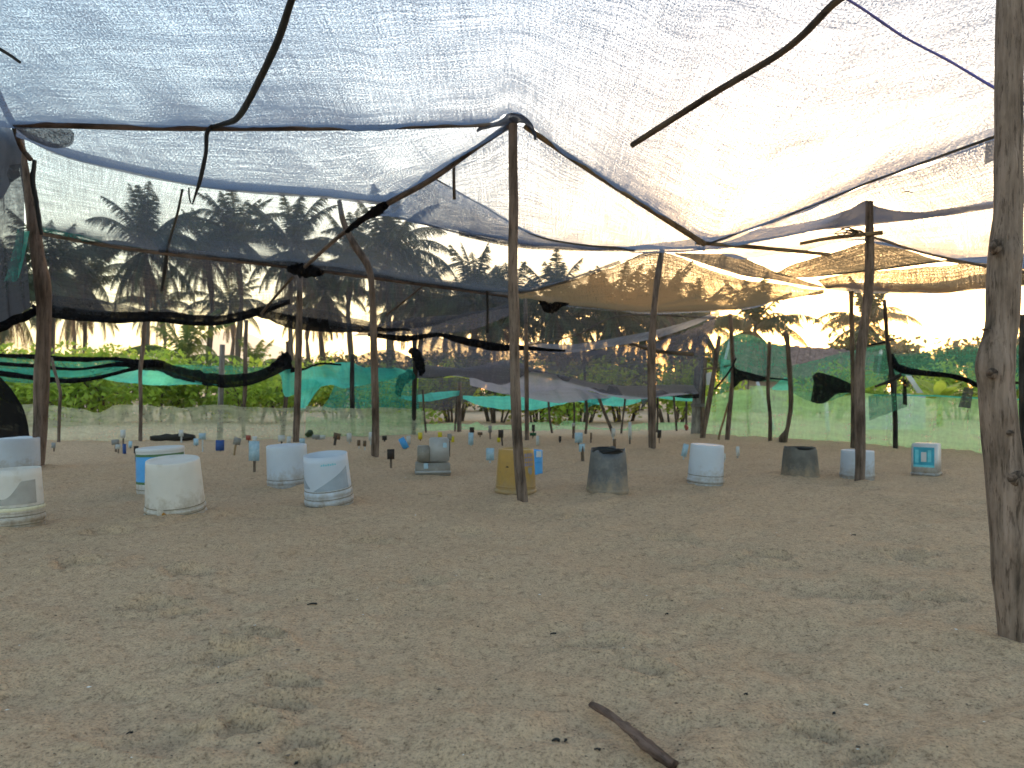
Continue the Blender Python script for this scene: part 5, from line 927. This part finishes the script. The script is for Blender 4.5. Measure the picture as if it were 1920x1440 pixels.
# trees of the far belt
TB = 'trees of the belt far behind the grove'
tr3 = [leaf_cloud('tree_foliage', [(rnd.uniform(-1, 1), rnd.uniform(-1, 1), rnd.uniform(1.0, 2.6), rnd.uniform(.6, 1.0)) for _ in range(9)], 2600, .22, .42, 40+s) for s in range(3)]
tst = [stems('tree_trunk', 5, 2.2, .7, .09, 60+s) for s in range(2)]
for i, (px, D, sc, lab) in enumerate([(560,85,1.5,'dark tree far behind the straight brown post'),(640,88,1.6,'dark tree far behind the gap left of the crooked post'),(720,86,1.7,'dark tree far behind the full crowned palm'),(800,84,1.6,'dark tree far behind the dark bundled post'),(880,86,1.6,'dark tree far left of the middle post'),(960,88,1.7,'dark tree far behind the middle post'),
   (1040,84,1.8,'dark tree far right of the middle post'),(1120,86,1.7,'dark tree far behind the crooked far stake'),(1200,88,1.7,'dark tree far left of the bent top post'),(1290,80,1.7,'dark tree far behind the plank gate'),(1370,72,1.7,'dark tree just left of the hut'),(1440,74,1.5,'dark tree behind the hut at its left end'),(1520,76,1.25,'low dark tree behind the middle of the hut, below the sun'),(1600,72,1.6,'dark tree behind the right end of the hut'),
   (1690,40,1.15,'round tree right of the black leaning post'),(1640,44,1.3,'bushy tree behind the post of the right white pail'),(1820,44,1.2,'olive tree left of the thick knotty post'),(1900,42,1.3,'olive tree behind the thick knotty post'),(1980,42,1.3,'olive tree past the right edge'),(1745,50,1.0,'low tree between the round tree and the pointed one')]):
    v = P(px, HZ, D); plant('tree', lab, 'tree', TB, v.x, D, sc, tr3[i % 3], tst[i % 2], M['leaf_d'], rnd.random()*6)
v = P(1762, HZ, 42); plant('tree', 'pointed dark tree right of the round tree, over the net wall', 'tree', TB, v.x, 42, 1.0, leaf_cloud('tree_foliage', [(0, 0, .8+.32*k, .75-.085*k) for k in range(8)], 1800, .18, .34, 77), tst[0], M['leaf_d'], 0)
# banana like plant behind the net wall
bp = empty('banana_plant', (P(1762, HZ, 14.5).x, 14.5, 0), 'bright yellow green broad leaved plant beyond the net wall at right', 'plant')
st = obj('stem', tube_mesh('stem', [(0, 0, -.1, .06), (0, 0, .35, .05), (.02, 0, .6, .03)], 8, 8, .1), M['leaf_w']); st.parent = bp
for k in range(11):
    a = k*2.4; el = R(rnd.uniform(35, 80)); L = rnd.uniform(.5, .8); V = []; F = []; n = 8; p = Vector((0, 0, .45)); 
    for i in range(n+1):
        s = i/n; wd = .11*math.sin(math.pi*min(1, .08+s*.9))+.004; e2 = el-s*R(70); d = Vector((math.cos(a)*math.cos(e2), math.sin(a)*math.cos(e2), math.sin(e2))); sdv = Vector((-math.sin(a), math.cos(a), 0)); V += [p-sdv*wd+Vector((0, 0, -.03*wd)), p+Vector((0, 0, .02)), p+sdv*wd]; p = p+d*L/n
    for i in range(n): b0 = 3*i; F += [(b0, b0+1, b0+4, b0+3), (b0+1, b0+2, b0+5, b0+4)]
    o = obj('leaf', mesh_of('leaf', V, F), M['leaf_w']); o.parent = bp
# far hills
def hill():
    V = []; F = []; n = 120
    for i in range(n+1):
        px = -400+2600*i/n; D = 1250; h = 5+84*math.exp(-((px-440)/110)**2)+50*math.exp(-((px-250)/160)**2)+36*math.exp(-((px-620)/120)**2)+8*float(fbm(np.array(px*.02), np.array(1.), 4, 3))
        x = (px-960)/FP*D; V += [(x, D-200, -2), (x*1.0, D, max(2, h)), (x, D+200, -2)]
    for i in range(n): a = 3*i; F += [(a, a+3, a+4, a+1), (a+1, a+4, a+5, a+2)]
    tag(obj('hills', mesh_of('hills', V, F), M['hill']), kind='structure')
hill()
# the evening air
hx = bpy.data.materials.new('evening_air'); hx.use_nodes = True; ht = hx.node_tree; ht.nodes.clear()
ho = ht.nodes.new('ShaderNodeOutputMaterial'); pv = ht.nodes.new('ShaderNodeVolumePrincipled')
pv.inputs['Color'].default_value = (.93, .95, 1, 1); pv.inputs['Density'].default_value = .0006; pv.inputs['Anisotropy'].default_value = .55
ht.links.new(pv.outputs[0], ho.inputs['Volume'])
hm = box_mesh('haze', 3100, 3100, 101, 1, -3, 0)
hz = obj('haze', hm, hx); tag(hz, kind='stuff')
